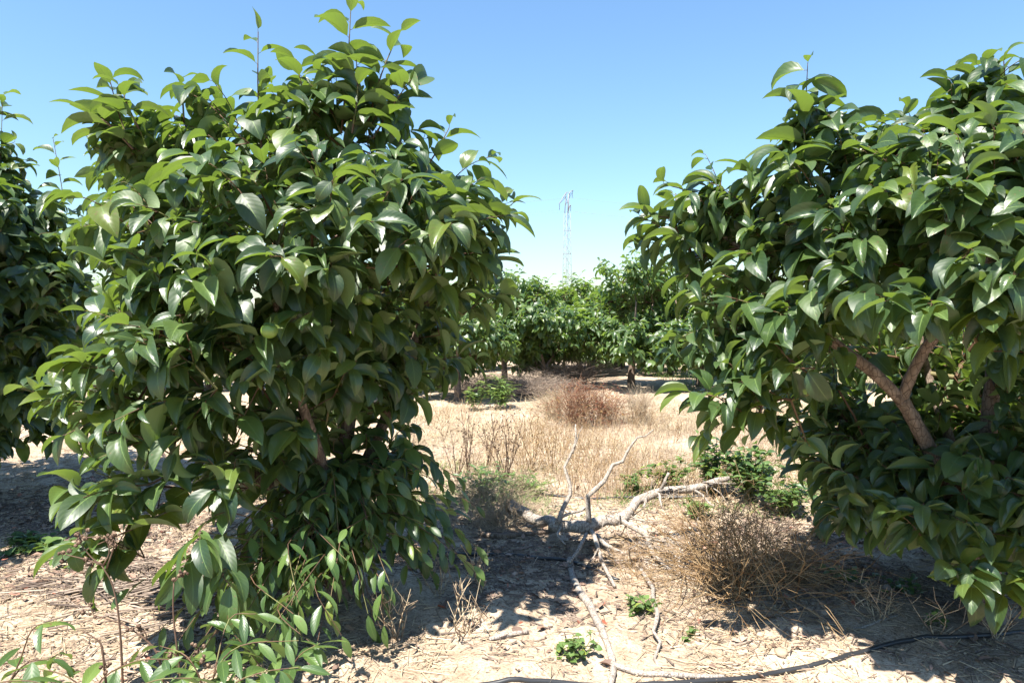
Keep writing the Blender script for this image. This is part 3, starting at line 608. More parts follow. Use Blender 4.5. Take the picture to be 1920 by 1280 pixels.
b = Bag(); x, y, z = scatter(30000, -5, 5, 1.9, 8, near_w); n = len(x); a = U(0, np.pi, n); L = .01 + .15 * U(0, 1, n) ** 2.2
d = np.stack([np.cos(a), np.sin(a), U(-.12, .12, n)], 1); p = np.stack([x, y, z + .006], 1)
sticks(b, p - d * L[:, None] / 2, p + d * L[:, None] / 2, U(.0008, .0032, n), U(.0006, .0022, n), 4)
x, y, z = scatter(2600, -5, 5, 1.9, 7, near_w); n = len(x); a = U(0, 6.28, n); d = np.stack([np.cos(a), np.sin(a), U(0, .35, n)], 1)
leaves(b, np.stack([x, y, z + .004], 1), d, [0, 0, 1], U(.08, .28, n), U(.0015, .004, n), 0, U(.2, 1.4, n), U(-1, 1, n), 0, 1, 5, 0, 'blade')
tag(b.build('straw_litter', M['straw'], smooth=False), 'scattered dry straw and fine stalks lying on the soil', 'litter', kind='stuff')

b = Bag(); x, y, z = scatter(3000, -5, 5, 1.9, 8, lambda x, y: near_w(x, y) ** 1.3); n = len(x); a = U(0, 6.28, n)
d = np.stack([np.cos(a), np.sin(a), U(-.1, .15, n)], 1); L = .01 + .08 * U(0, 1, n) ** 2.2; p = np.stack([x, y, z + .006], 1)
sticks(b, p - d * L[:, None] / 2, p + d * L[:, None] / 2, .001 + .006 * U(0, 1, n) ** 3, .001 + .004 * U(0, 1, n) ** 3, 4)
tag(b.build('wood_chips', M['chip'], smooth=False), 'grey brown wood chips and broken twigs on the soil', 'litter', kind='stuff')

b = Bag(); x, y, z = scatter(1000, -5, 5, 1.9, 8, lambda x, y: near_w(x, y) ** 1.2); n = len(x); a = U(0, 6.28, n)
d = np.stack([np.cos(a), np.sin(a), U(-.1, .3, n)], 1); L = .015 + .065 * U(0, 1, n) ** 1.6
leaves(b, np.stack([x, y, z + .008], 1), d, np.array([0, 0, 1.0]) + rng.normal(size=(n, 3)) * .35, L, L * U(.4, .65, n), U(-.2, .8, n), U(-.6, 1.2, n), U(-.8, .8, n), .04, 2, 4, 0, 'ovate')
tag(b.build('dead_leaves', M['deadleaf']), 'curled brown dead leaves scattered on the soil', 'litter', kind='stuff')

b = Bag(); x, y, z = scatter(420, -2.7, -.9, 3.0, 4.1, lambda x, y: np.exp(-((x + 1.75) ** 2 / .22 + (y - 3.5) ** 2 / .10))); n = len(x); a = rng.normal(.25, .5, n)
d = np.stack([np.cos(a), np.sin(a), U(-.12, .16, n)], 1); L = U(.05, .30, n); p = np.stack([x, y, z + U(.008, .04, n)], 1)
sticks(b, p - d * L[:, None] / 2, p + d * L[:, None] / 2, U(.0018, .006, n), U(.0012, .004, n), 5)
tag(b.build('twig_litter', M['chip'], smooth=False), 'drift of broken grey twigs on the sand before the left tree', 'litter', kind='stuff')

# soil crumbs
b = Bag(); x, y, z = scatter(3500, -4, 4, 1.9, 6, lambda x, y: np.clip(1.2 - y / 7, 0.1, 1)); n = len(x); r_ = U(.002, .011, n) * U(.5, 1, n)
d = nrm(rng.normal(size=(n, 3))); p = np.stack([x, y, z + r_ * .4], 1)
sticks(b, p - d * r_[:, None] * .7, p + d * r_[:, None] * .7, r_ * .8, r_ * .6, 4)
tag(b.build('soil_crumbs', M['clod'], smooth=False), 'small pale crumbs of dry sandy soil', 'soil', kind='stuff')

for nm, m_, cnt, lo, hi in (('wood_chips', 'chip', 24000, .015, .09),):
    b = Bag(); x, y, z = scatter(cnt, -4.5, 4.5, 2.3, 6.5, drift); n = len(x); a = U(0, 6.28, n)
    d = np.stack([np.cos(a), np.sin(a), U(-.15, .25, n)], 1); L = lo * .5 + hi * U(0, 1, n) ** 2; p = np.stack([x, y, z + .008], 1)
    sticks(b, p - d * L[:, None] / 2, p + d * L[:, None] / 2, .0012 + .005 * U(0, 1, n) ** 2.5, .001 + .003 * U(0, 1, n) ** 2.5, 4, rnd=U(0, .45, n))  # chip tones kept dark, painting extra depth into the tree shade
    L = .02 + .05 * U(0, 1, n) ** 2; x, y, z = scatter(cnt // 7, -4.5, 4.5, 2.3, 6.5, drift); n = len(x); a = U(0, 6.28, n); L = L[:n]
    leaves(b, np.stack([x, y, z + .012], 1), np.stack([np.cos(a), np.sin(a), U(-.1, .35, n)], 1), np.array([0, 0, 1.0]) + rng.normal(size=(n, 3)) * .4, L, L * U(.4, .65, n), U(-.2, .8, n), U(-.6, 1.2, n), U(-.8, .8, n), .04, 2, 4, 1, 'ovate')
    tag(b.build('shade_darkened_mulch', [M[m_], M['deadleaf']], smooth=False), 'thick mulch of dead leaves and broken twigs, darkened to deepen the tree shade', 'litter', kind='stuff')

# hay carpet of the lane
def hayw(x, y):
    lane = np.clip((y - 5.0) / 1.2, 0, 1) * np.clip((11.8 - y) / 2.0, 0, 1)
    return lane * np.clip(.22 + 1.9 * noise(x, y, 1.1, 21) + 1.3 * noise(x, y, .35, 22) + .16 * x, .03, 1) * (np.abs(x) < .8 * y + .4)
b = Bag(); x, y, z = scatter(50000, -6, 7, 5.0, 11.8, hayw); n = len(x); a = U(0, 6.28, n)
tilt = U(.03, 1.3, n) ** 2; d = np.stack([np.cos(a), np.sin(a), tilt], 1)
leaves(b, np.stack([x, y, z], 1), d, [0, 0, 1], U(.08, .28, n), U(.003, .007, n), 0, U(.3, 1.6, n), U(-1, 1, n), 0, 1, 3, 0, 'blade')
tag(b.build('dry_grass', M['hay'], smooth=False), 'flattened straw coloured dry grass covering the lane', 'grass', kind='stuff')

b = Bag(); x, y, z = scatter(9000, -1.2, 3.2, 5.6, 9.6, lambda x, y: np.clip(.1 + 2.0 * noise(x, y, .7, 41) + 1.2 * noise(x, y, .22, 42), 0, 1)); n = len(x); a = U(0, 6.28, n)
leaves(b, np.stack([x, y, z], 1), np.stack([np.cos(a), np.sin(a), U(1.0, 5, n)], 1), [0, 0, 1], U(.08, .28, n), U(.0015, .0035, n), 0, U(.1, 1.0, n), U(-1, 1, n), 0, 1, 4, 0, 'blade')
tag(b.build('dry_grass', M['straw'], smooth=False), 'taller upright pale dry grass in the middle of the lane', 'grass', kind='stuff')
# green low growth in the mid lane
b = Bag(); x, y, z = scatter(5200, -.9, 3.2, 4.9, 7.0, lambda x, y: np.exp(-((y - 5.7) ** 2) / .5) * np.clip(.3 + 2.2 * noise(x, y, .5, 31), 0, 1)); n = len(x); a = U(0, 6.28, n)
leaves(b, np.stack([x, y, z], 1), np.stack([np.cos(a), np.sin(a), U(.3, 1.6, n)], 1), [0, 0, 1], U(.03, .11, n), U(.003, .009, n), 0, U(.2, 1.2, n), 0, 0, 1, 3, 0, 'narrow')
tag(b.build('green_grass', M['weed']), 'sparse low green growth between the dry grass and the dead branch', 'grass', kind='stuff')
b = Bag(); x, y, z = scatter(5000, 3.3, 9, 12.5, 19, lambda x, y: x * 0 + 1); n = len(x); a = U(0, 6.28, n)
leaves(b, np.stack([x, y, z], 1), np.stack([np.cos(a), np.sin(a), U(.8, 2.6, n)], 1), [0, 0, 1], U(.1, .3, n), U(.006, .012, n), 0, U(.2, 1.0, n), 0, 0, 1, 3, 0, 'blade')
tag(b.build('grass', M['weed']), 'bright green grass under the far trees on the right', 'grass', kind='stuff')

def lay(pts, off, sm=5):
    q = spline(pts, 8); h = height(q[:, 0], q[:, 1])
    w = np.ones(sm) / sm; hs = np.convolve(np.pad(h, sm // 2, mode='edge'), w, 'valid')
    return np.column_stack([q[:, :2], np.maximum(hs, h - off * .6) + off])
# ------------------------------------------------------------------ dead branch
b = Bag(); E = Bag()
def T(pts, rad, k=9, bump=.10):
    q = []
    for i in range(len(pts) - 1):
        a, c = P(*pts[i]), P(*pts[i + 1]); l = np.linalg.norm(c - a)
        q += [a, a * .62 + c * .38 + rng.normal(size=3) * l * .06]
    q.append(P(*pts[-1])); tube(b, q, rad, k, 1 if len(pts) > 3 else 2, 0, bump)
T([(958,948,4.75),(985,962,4.65),(1015,978,4.5),(1045,984,4.35)], [.042,.04,.037,.033])
T([(1033,984,4.35),(1069,987,4.3),(1103,989,4.25),(1136,974,4.3),(1170,970,4.3),(1195,938,4.4),(1229,924,4.45),(1292,917,4.5),(1343,902,4.5),(1368,896,4.5)], [.040,.037,.041,.034,.037,.030,.030,.026,.024,.015])
T([(1045,982,4.3),(1056,951,4.35),(1069,926,4.4),(1058,875,4.45),(1077,837,4.5),(1079,795,4.5)], [.018,.017,.014,.012,.009,.004])
T([(1074,850,4.45),(1084,820,4.45),(1092,800,4.45)], [.006,.004,.002], 6)
T([(1105,982,4.25),(1102,930,4.25),(1132,902,4.3),(1149,871,4.35),(1179,841,4.4),(1195,820,4.4),(1225,805,4.4)], [.018,.016,.014,.011,.008,.006,.003])
T([(1045,975,4.3),(1075,960,4.4),(1105,945,4.5)], [.012,.009,.005])
T([(1238,924,4.45),(1246,905,4.4),(1254,886,4.4)], [.013,.011,.009]); T([(1233,924,4.45),(1238,938,4.35),(1241,950,4.3)], [.011,.008,.004])
T([(1300,918,4.5),(1320,930,4.4),(1340,948,4.3)], [.010,.007,.004]); T([(1210,935,4.4),(1206,950,4.3)], [.012,.007])
T([(1165,974,4.28),(1212,1002,4.1),(1223,1035,3.95),(1250,1062,3.85),(1266,1071,3.8)], [.018,.016,.014,.012,.010])
T([(1218,1008,4.1),(1280,1019,3.95),(1326,1031,3.85),(1345,1034,3.8),(1373,1042,3.78)], [.014,.011,.009,.006,.003])
T([(1326,1030,3.85),(1332,1020,3.85)], [.008,.006], 6)
T([(1108,995,4.22),(1124,1035,4.0),(1153,1099,3.62)], [.015,.013,.009])
T([(1118,1002,4.2),(1174,1040,4.0),(1200,1061,3.9),(1225,1103,3.55),(1233,1149,3.2),(1225,1183,3.0),(1227,1234,2.8),(1238,1300,2.6)], [.013,.012,.011,.011,.010,.0085,.007,.004])
T([(1198,1060,3.9),(1180,1030,3.8),(1200,1015,3.75)], [.007,.004,.002], 6)
T([(1100,1000,4.2),(1085,1030,4.0),(1068,1055,3.9)], [.012,.011,.010]); T([(1050,985,4.3),(1045,1000,4.2),(1060,1020,4.1)], [.012,.008,.004])
for _ in range(34):
    a0 = [(1175,968,4.3),(1225,1010,4.05),(1240,1050,3.9),(1290,1020,3.92),(1130,1030,4.0),(1190,1050,3.95),(1330,905,4.5)][rng.integers(0, 7)]
    p0 = P(a0[0] + U(-12, 12), a0[1] + U(-3, 3), a0[2]); dd = nrm([U(-.3, 1.0), U(-.8, .3), U(-.55, .35)]); l0 = U(.1, .34)
    p1 = p0 + dd * l0 * .5; p2 = p1 + nrm(dd + rng.normal(size=3) * .35) * l0 * .5; h_ = float(height(p2[0], p2[1])); p2[2] = max(p2[2], h_ + .01)
    tube(b, [p0, p1, p2], [.0055, .004, .002], 5, 1, 0)
pts = [G(1068,1052,.02), G(1077,1094,.02), G(1107,1141,.02), G(1130,1187,.02), G(1149,1246,.015), G(1145,1290,.015)]
tube(b, lay(pts, .012), [.020,.021,.019,.017,.014,.011], 9, 1, 0, .09)
for _ in range(90):
    j = rng.integers(0, 5); px, py, D = [(1150,970,4.3),(1240,922,4.45),(1220,1020,4.0),(1300,1022,3.9),(1070,980,4.3)][j]
    p = P(px + U(-20, 20), py + U(-2, 2), D); q = p + np.array([U(-.10, .14), U(-.12, .05), U(-.10, .09)]) * U(.4, 1.3)
    tube(b, [p, (p + q) / 2 + rng.normal(size=3) * .01, q], [.004, .002, .001], 5, 2, 0)
db = b.build('dead_branch', M['dead'])
tag(db, 'bleached grey dead branch sprawling across the soil between the trees', 'branch')
cutp = P(958,948,4.75); dirc = nrm(P(958,948,4.75) - P(985,962,4.65))
b = Bag(); tube(b, [cutp - dirc * .004, cutp + dirc * .006], [.050, .049], 12, 1, 0); b.build('cut_face', M['cut'], db)

def stick_thing(name, pts, rad, m, label, cat, k=8, group=None, bump=.05, extra=None):
    b = Bag(); q = lay(pts, max(rad) * .8, 9 if name == 'drip_hose' else 5); tube(b, q, rad, k, 1, 0, bump if name != 'drip_hose' else 0)
    if extra: extra(b)
    return tag(b.build(name, m), label, cat, group)
stick_thing('stick', [G(917,1202,.015), G(950,1194,.02), G(990,1188,.015)], [.010,.012,.009], M['dead'], 'short pale stick lying on the bare sand in the middle', 'stick')
stick_thing('stick', [G(903,1006,.02), G(950,1008,.03), G(1005,1002,.02), G(1040,996,.02)], [.020,.018,.015,.01], M['bark'], 'dark stick lying in the shade above the far hose', 'stick')
stick_thing('stick', [G(1152,1250,.02), G(1212,1268,.02), G(1290,1270,.03), G(1358,1272,.03)], [.012,.012,.011,.008], M['dead'], 'pale stick along the bottom edge, touching the near hose', 'stick')
stick_thing('stick', [G(1570,1046,.02), G(1530,1056,.02), G(1490,1063,.02)], [.008,.010,.011], M['dead'], 'pale stick in the shade right of the brown bush', 'stick')
stick_thing('stick', [G(1690,1150,.02), G(1650,1165,.03), G(1600,1180,.02)], [.005,.006,.006], M['dead'], 'thin stick above the near hose under the right tree', 'stick')

stick_thing('drip_hose', [G(780,1305,.0), G(900,1290,.012), G(1050,1284,.014), G(1200,1285,.012), G(1390,1274,.014), G(1450,1266,.016), G(1560,1240,.016), G(1680,1214,.014), G(1800,1196,.012), G(1930,1185,.012), G(2050,1178,.012)], [.0105], M['hose'], 'black drip hose curving across the bottom right on the sand', 'hose', 12, 'irrigation hoses', 0)
stick_thing('drip_hose', [G(560,1030,.01), G(700,1036,.014), G(800,1037,.016), G(900,1043,.016), G(1000,1045,.016), G(1060,1052,.01), G(1160,1090,-.01)], [.0105], M['hose'], 'black drip hose in the shade right of the left tree', 'hose', 12, 'irrigation hoses', 0)
stick_thing('drip_hose', [G(1000,925,.012), G(1090,936,.014), G(1190,936,.014), G(1330,930,.012), G(1500,925,.012)], [.0105], M['hose'], 'dusty hose on the soil behind the dead branch', 'hose', 10, 'irrigation hoses', 0)

# ------------------------------------------------------------------ weeds
def twig_bush(name, c, rx, rz, n, m, label, cat, leaf=None, width=.0016, up=.5, gen=3, group=None, seg=.09, flop=.0):
    c = np.array(c); b = Bag(); base = c + np.column_stack([rng.normal(size=(n, 2)) * rx * .18, np.zeros(n)])
    a = U(0, 6.28, n); tl = U(.15, 1.25, n)
    d = nrm(np.stack([np.cos(a) * tl, np.sin(a) * tl, np.full(n, up) + U(0, .7, n)], 1))
    p = base; w = width * U(.8, 1.7, n)
    for g_ in range(gen * 2):
        L = (rz if g_ < 0 else seg) * U(.6, 1.3, len(p)); d = nrm(d + rng.normal(size=d.shape) * .28 + np.array([0, 0, .04 - flop * g_]))
        q = p + d * L[:, None] * np.array([rx / .45, rx / .45, rz / .35]); q[:, 2] = np.maximum(q[:, 2], c[2] + .005)
        sticks(b, p, q, w, w * .8, 3, 0); w = w * .8
        if g_ in (1, 2, 3) :
            dd = nrm(d + rng.normal(size=d.shape) * .7); keep = U(0, 1, len(q)) < .75
            p = np.vstack([q, q[keep]]); d = np.vstack([d, dd[keep]]); w = np.concatenate([w, w[keep] * .8])
        else: p = q
        if leaf and g_ >= 2:
            k = U(0, 1, len(q)) < leaf[2]; kk = k.sum(); az = U(0, 6.28, kk)
            leaves(b, q[k], np.stack([np.cos(az), np.sin(az), U(-.3, .8, kk)], 1), [0, 0, 1], leaf[1] * U(.6, 1.3, kk), leaf[1] * leaf[3] * U(.8, 1.2, kk), .3, U(.2, 1, kk), 0, .01, 2, 3, 1, 'ovate')
    o = b.build(name, [m, leaf[0]] if leaf else m, loc=c); return tag(o, label, cat, group)

twig_bush('dry_bush', G(1390,1100), .64, .40, 170, M['brown'], 'tangled brown dry bush under the tip of the dead branch', 'bush', width=.0030, up=.35, seg=.085, flop=.03)
twig_bush('dry_bush', G(1480,1090), .34, .22, 90, M['brown'], 'small brown dry bush at the shade edge beside the big one', 'bush', width=.0018, up=.3, seg=.085, flop=.05)
twig_bush('dry_bush', G(1190,1075), .24, .16, 34, M['brown'], 'thin dry bush beneath the fork of the dead branch', 'bush', width=.0014, up=.35, seg=.085, flop=.03)
twig_bush('dry_bush', G(925,985), .50, .30, 200, M['straw'], 'pale dry tuft in the shade left of the cut log', 'bush', width=.0014, up=.5, seg=.08)
twig_bush('red_weed', G(1078,796), .38, .33, 105, M['redstem'], 'reddish brown weed clump, left of the pair', 'weed', (M['red'], .035, .35, .45), .0032, 1.2, seg=.12)
twig_bush('red_weed', G(1128,800), .38, .29, 100, M['redstem'], 'rusty red weed clump, right of the pair and with more leaves', 'weed', (M['red'], .04, .6, .45), .0032, 1.2, seg=.12)
twig_bush('dry_weed', G(1200,796), .34, .26, 90, M['straw'], 'pale straw coloured weed clump right of the red weeds', 'weed', None, .003, 1.5, seg=.12)
twig_bush('dry_weed', G(1040,786), .34, .24, 80, M['hay'], 'straw coloured weed clump left of the red weeds', 'weed', None, .003, 1.2, seg=.12)
twig_bush('brush_pile', G(995,742), .7, .2, 200, M['chip'], 'grey brown brush pile left of the bare dark trunk', 'brush', None, .004, .5, seg=.13)
twig_bush('brush_pile', G(905,742), .7, .22, 160, M['chip'], 'grey brush pile behind the willowy green weed', 'brush', None, .004, .5, seg=.13)
twig_bush('brush_pile', G(1065,722), .9, .26, 200, M['chip'], 'pinkish grey brush pile between the trunks of the first row', 'brush', None, .005, .6, seg=.14)

# green weeds
def leafy(name, c, rx, rz, n, label, L=.06, asp=.55, m='weed', cat='weed', stem='greenstem', kind='ovate', group=None, spread=.8):
    c = np.array(c); b = Bag()
    for i in range(n):
        a = U(0, 6.28); tl = U(.1, spread); e = c + np.array([math.cos(a) * tl * rx, math.sin(a) * tl * rx, rz * U(.45, 1.05)])
        s = c + np.array([U(-.12, .12) * rx, U(-.12, .12) * rx, -.01]); mid = (s + e) / 2 + np.array([0, 0, .12 * rz]) + rng.normal(size=3) * .02
        pts = spline([s, mid, e], 4); k = int(U(7, 13)) if rz > .12 else 5
        sticks(b, pts[:-1], pts[1:], .0022, .0016, 4, 1)
        t = U(.2, 1, k); pos = np.stack([np.interp(t, np.linspace(0, 1, len(pts)), pts[:, q]) for q in range(3)], 1); az = U(0, 6.28, k)
        ll = L * U(.6, 1.3, k)
        leaves(b, pos, np.stack([np.cos(az), np.sin(az), U(-.1, .7, k)], 1), np.array([0, 0, 1.0]) + rng.normal(size=(k, 3)) * .3, ll, ll * asp, U(.1, .5, k), U(.2, 1.0, k), 0, .015, 2, 4, 0, kind)
    return tag(b.build(name, [M[m], M[stem]], loc=c), label, cat, group)
leafy('green_weed', G(935,768), .40, .52, 26, 'bright green willowy weed standing beside the grey brush', .16, .16, kind='narrow')
leafy('green_weed', G(890,770), .30, .40, 12, 'darker green weed just left of the willowy one', .13, .25, 'sucker', kind='narrow')
leafy('green_weed', G(1190,925), .24, .20, 16, 'pale green low weed beside the upright twig of the dead branch', .05, .6)
leafy('green_weed', G(1255,920), .30, .26, 20, 'light green weed behind the raised end of the dead branch', .06, .6)
leafy('green_weed', G(1335,925), .34, .46, 34, 'dark green leafy weed rising beyond the branch tip', .075, .5, 'sucker')
leafy('green_weed', G(1405,935), .40, .44, 52, 'dense dark green weed right of the branch tip', .075, .55, 'sucker')
leafy('green_weed', G(1300,975), .18, .16, 12, 'small light green weed under the raised branch', .05, .6)
leafy('green_weed', G(1470,965), .40, .30, 40, 'dark green weed in the shade edge of the right tree', .06, .55, 'sucker')
leafy('green_weed', G(1520,905), .16, .25, 16, 'small feathery green weed standing in sunlit dry grass', .07, .2, kind='narrow')
leafy('green_weed', G(905,940), .34, .26, 34, 'blue green leafy weed at the foot of the dark dry stalks', .08, .25, 'sucker', kind='narrow')
leafy('green_weed', G(985,925), .40, .16, 44, 'low green weed right of the dark dry stalks', .05, .3, kind='narrow')
leafy('green_weed', G(1080,1225), .12, .08, 12, 'small bright green seedling on bare sand near the bottom', .034, .7)
leafy('green_weed', G(1055,1225), .06, .05, 5, 'tiny green seedling just left of the bright one', .028, .7)
leafy('green_weed', G(1200,1150), .13, .07, 12, 'bright green seedling under the long hanging twig', .04, .7)
leafy('green_weed', G(1293,1195), .05, .04, 4, 'tiny bright green seedling below the brown bush', .032, .7)
leafy('green_weed', G(1535,1010), .10, .07, 7, 'small green weed at the right rim of the brown bush', .035, .7)
leafy('green_weed', G(1580,1090), .20, .07, 12, 'creeping green weed in the shade of the right tree', .04, .7)
leafy('green_weed', G(1690,1110), .22, .07, 12, 'dark creeping weed close to the trunk of the right tree', .04, .7, 'sucker')
leafy('green_weed', G(1745,1170), .10, .06, 6, 'small weed above the hose beside the right trunk', .035, .7)
leafy('green_weed', G(500,935), .42, .38, 60, 'yellow green leafy weed patch seen below the left tree', .05, .5)
leafy('green_weed', G(560,905), .40, .34, 40, 'yellow green leafy weed behind the left trunk', .05, .5)
leafy('green_weed', G(60,1030), .35, .06, 26, 'dark green creeper on the shaded soil at the left edge', .07, .8, 'sucker')
leafy('green_weed', G(150,1045), .22, .05, 12, 'dark green creeper nearer the left tree in the shade', .07, .8, 'sucker')
leafy('green_weed', G(1700,820), .4, .3, 22, 'light green weed glimpsed beyond the right tree limbs', .07, .5)
leafy('green_weed', G(1890,830), .4, .35, 26, 'light green weed beyond the right tree near the photo edge', .08, .5)
leafy('green_weed', G(1345,800), .22, .2, 10, 'thin dark weed left of the hanging right bough', .05, .4, 'sucker', stem='darkstem')

# dark dry stalks in the lane
def stalk(c, h, n, label, m='darkstem', spread=.22, heads=True, name='dry_stalk', r=.0036, group='dry stalks standing in the lane'):
    c = np.array(c); b = Bag()
    for i in range(n):
        a = U(0, 6.28); e = c + np.array([math.cos(a) * U(.1, 1) * spread * h / .5, math.sin(a) * U(.1, 1) * spread, h * U(.6, 1.05)])
        pts = spline([c + [U(-.02, .02), U(-.02, .02), -.02], (c + e) / 2 + rng.normal(size=3) * .03, e], 4)
        sticks(b, pts[:-1], pts[1:], np.linspace(r, r * .5, len(pts) - 1), np.linspace(r, r * .5, len(pts))[1:], 4)
        for s in range(5):
            q = pts[rng.integers(3, len(pts))]; f = q + np.array([U(-.06, .06), U(-.05, .05), U(.01, .09)]); sticks(b, [q], [f], r * .5, r * .35, 3)
            if heads: hd = nrm(rng.normal(size=(3, 3))) * .007; sticks(b, f - hd, f + hd, .0035, .003, 4)
        if heads:
            q = pts[rng.integers(2, len(pts), 8)]; hd = nrm(rng.normal(size=(8, 3))) * .008; sticks(b, q - hd, q + hd, .004, .003, 4)
    return tag(b.build(name, M[m], loc=c), label, 'weed', group)
stalk(G(852,905), .62, 5, 'dark dry stalk leaning left, nearest the left tree')
stalk(G(875,895), .58, 5, 'pair of dark dry stalks meeting in a knot at the top')
stalk(G(948,905), .62, 12, 'dense dark tuft of dry stalks in the middle of the group')
stalk(G(915,880), .55, 5, 'thin reddish dry stalks behind the dense dark tuft')
stalk(G(1000,885), .55, 7, 'thin upright dry stalks right of the dense dark tuft', 'brown')
stalk(G(1035,880), .5, 7, 'pale thin dry stalks left of the upright twig', 'brown')
stalk(G(765,850), .45, 3, 'dry stalks reaching out from behind the left tree', 'darkstem')
stalk(G(1265,830), .3, 3, 'faint dry stalk in the hay right of the dead twigs', 'brown')
stalk(G(900,1110), .22, 4, 'small pale dry stalks at the shade edge by the far hose', 'straw', group='small pale dry stalks')
stalk(G(870,1185), .2, 7, 'pale dry grass tuft on the shade edge of the left tree', 'straw', .3, False, group='small pale dry stalks')
stalk(G(745,1200), .22, 9, 'pale dry grass tuft in the shade of the left tree', 'straw', .35, False, group='small pale dry stalks')
stalk(G(820,1120), .2, 7, 'thin dry grass tuft deeper in the shade of the left tree', 'straw', .35, False, group='small pale dry stalks')
stalk(G(1640,1160), .16, 9, 'curled straw tuft beside the near hose', 'straw', .35, False, group='small pale dry stalks')
stalk(G(1760,1190), .2, 4, 'bent straw stalks above the near hose by the right trunk', 'straw', .3, False, group='small pale dry stalks')
stalk(G(1870,1200), .25, 6, 'straw tuft at the foot of the right tree', 'straw', .3, False, group='small pale dry stalks')

b = Bag()                          # the fine haze of grey brown stalks too many to count
x, y, z = scatter(1500, -1.1, 3.4, 5.3, 9.8, lambda x, y: np.clip(.04 + 1.9 * noise(x, y, .8, 51) + .5 * np.exp(-((x - .1) ** 2 + (y - 6.4) ** 2) / .8), 0, 1)); n = len(x)
L = U(.10, .42, n); d = nrm(np.column_stack([rng.normal(size=(n, 2)) * .3, np.ones(n)])); p = np.stack([x, y, z], 1); m1 = p + d * L[:, None] * .5; e = m1 + nrm(d + rng.normal(size=(n, 3)) * .25) * L[:, None] * .5
sticks(b, p, m1, .0018, .0014, 3); sticks(b, m1, e, .0014, .001, 3)
for t in (.35, .6, .85):
    q = m1 + (e - m1) * t; f = q + rng.normal(size=(n, 3)) * .022 + [0, 0, .02]; sticks(b, q, f, .0011, .0009, 3); hd = nrm(rng.normal(size=(n, 3))) * .005; sticks(b, f - hd, f + hd, .0028, .002, 4)
tag(b.build('dry_undergrowth', M['brown']), 'fine grey brown dry stalks standing through the lane', 'undergrowth', kind='stuff')

# foreground at the lower left: narrow leaved shoots and dead stems with seed heads
def fgplant(pts_list, label, L=.13):
    b = Bag(); base = np.array(pts_list[0][0][0])
    for pts, k in pts_list: sucker(b, pts, k, L, .33, bend=(.2, .8), res=(4, 7))
    return tag(b.build('leafy_shoot', [M['sucker'], M['twig']], loc=base), label, 'plant', 'leafy shoots along the bottom left edge')
q = P(-30,1360,2.0)
fgplant([([q, P(30,1255,2.1), P(60,1180,2.1), P(100,1165,2.1)], 6), ([q, P(40,1250,2.0), P(90,1235,2.0), P(110,1225,2.05)], 7), ([q, P(-20,1290,1.95), P(40,1275,1.9), P(100,1285,1.9)], 9)], 'narrow leaved shoot in the bottom left corner', .12)
q = P(200,1400,2.0)
fgplant([([q, P(180,1290,2.0), P(250,1240,2.0), P(330,1235,2.0)], 10), ([q, P(160,1300,2.0), P(120,1265,2.0), P(60,1250,2.0)], 9), ([q, P(230,1310,1.95), P(290,1275,1.9), P(360,1270,1.9)], 10)], 'narrow leaved shoot between the dead stems at the bottom', .13)
q = P(380,1380,2.1)
fgplant([([q, P(400,1270,2.1), P(450,1210,2.1), P(560,1200,2.15)], 12), ([q, P(400,1270,2.1), P(430,1160,2.2), P(480,1150,2.2)], 11), ([q, P(430,1290,2.0), P(490,1260,2.0), P(560,1250,2.0)], 11), ([q, P(380,1290,2.0), P(350,1230,2.0), P(300,1210,2.05)], 9)], 'dense narrow leaved shoots below the left tree', .125)
q = P(520,1400,2.2)
fgplant([([q, P(510,1290,2.2), P(470,1225,2.2), P(440,1190,2.2)], 10), ([q, P(530,1290,2.2), P(560,1230,2.2), P(600,1205,2.2)], 10)], 'narrow leaved shoots at the shaded foot of the left tree', .12)

def seedstem(main, sides, label):
    b = Bag(); tube(b, main, [.0042, .0035, .0028, .002], 6, 4, 0, .1); base = np.array(main[0])
    for s in sides:
        tube(b, s, [.0026, .002, .0014], 5, 3, 0, .1); e = np.array(s[-1])
        for _ in range(5):
            f = e + rng.normal(size=3) * .012; sticks(b, [e], [f], .001, .001, 3)
            hd = nrm(rng.normal(size=(5, 3))) * U(.004, .009); sticks(b, f - hd, f + hd, .004, .0025, 4)
    return tag(b.build('seedy_weed', M['darkstem'], loc=base), label, 'weed', 'dead stems with seed heads at the bottom left')
seedstem([P(232,1330,2.1), P(225,1180,2.1), P(212,1100,2.1), P(190,1058,2.1)], [[P(193,1060,2.1), P(172,1045,2.1), P(145,1012,2.1)], [P(193,1060,2.1), P(205,1035,2.1), P(198,1005,2.1)], [P(195,1060,2.1), P(160,1048,2.1), P(118,1038,2.1)], [P(198,1008,2.1), P(180,1006,2.1), P(150,1008,2.1)], [P(200,1065,2.1), P(215,1020,2.1), P(212,1010,2.1)], [P(192,1058,2.1), P(178,1052,2.1), P(160,1060,2.1)]], 'tall dead stem with shaggy seed heads before the left tree')
seedstem([P(310,1340,2.1), P(300,1240,2.1), P(275,1200,2.1), P(228,1168,2.1)], [[P(228,1168,2.1), P(200,1160,2.1), P(175,1152,2.1)], [P(275,1200,2.1), P(272,1185,2.1), P(255,1175,2.1)], [P(290,1220,2.1), P(310,1222,2.1), P(330,1225,2.1)]], 'crooked dead stem arching over the sand at lower left')
seedstem([P(345,1330,2.05), P(335,1240,2.05), P(325,1150,2.05), P(326,1090,2.05)], [[P(326,1090,2.05), P(332,1085,2.05), P(335,1078,2.05)], [P(328,1220,2.05), P(360,1235,2.05), P(380,1240,2.05)], [P(335,1240,2.05), P(370,1225,2.05), P(372,1215,2.05)]], 'straight dead stem just left of the hanging long leaves')
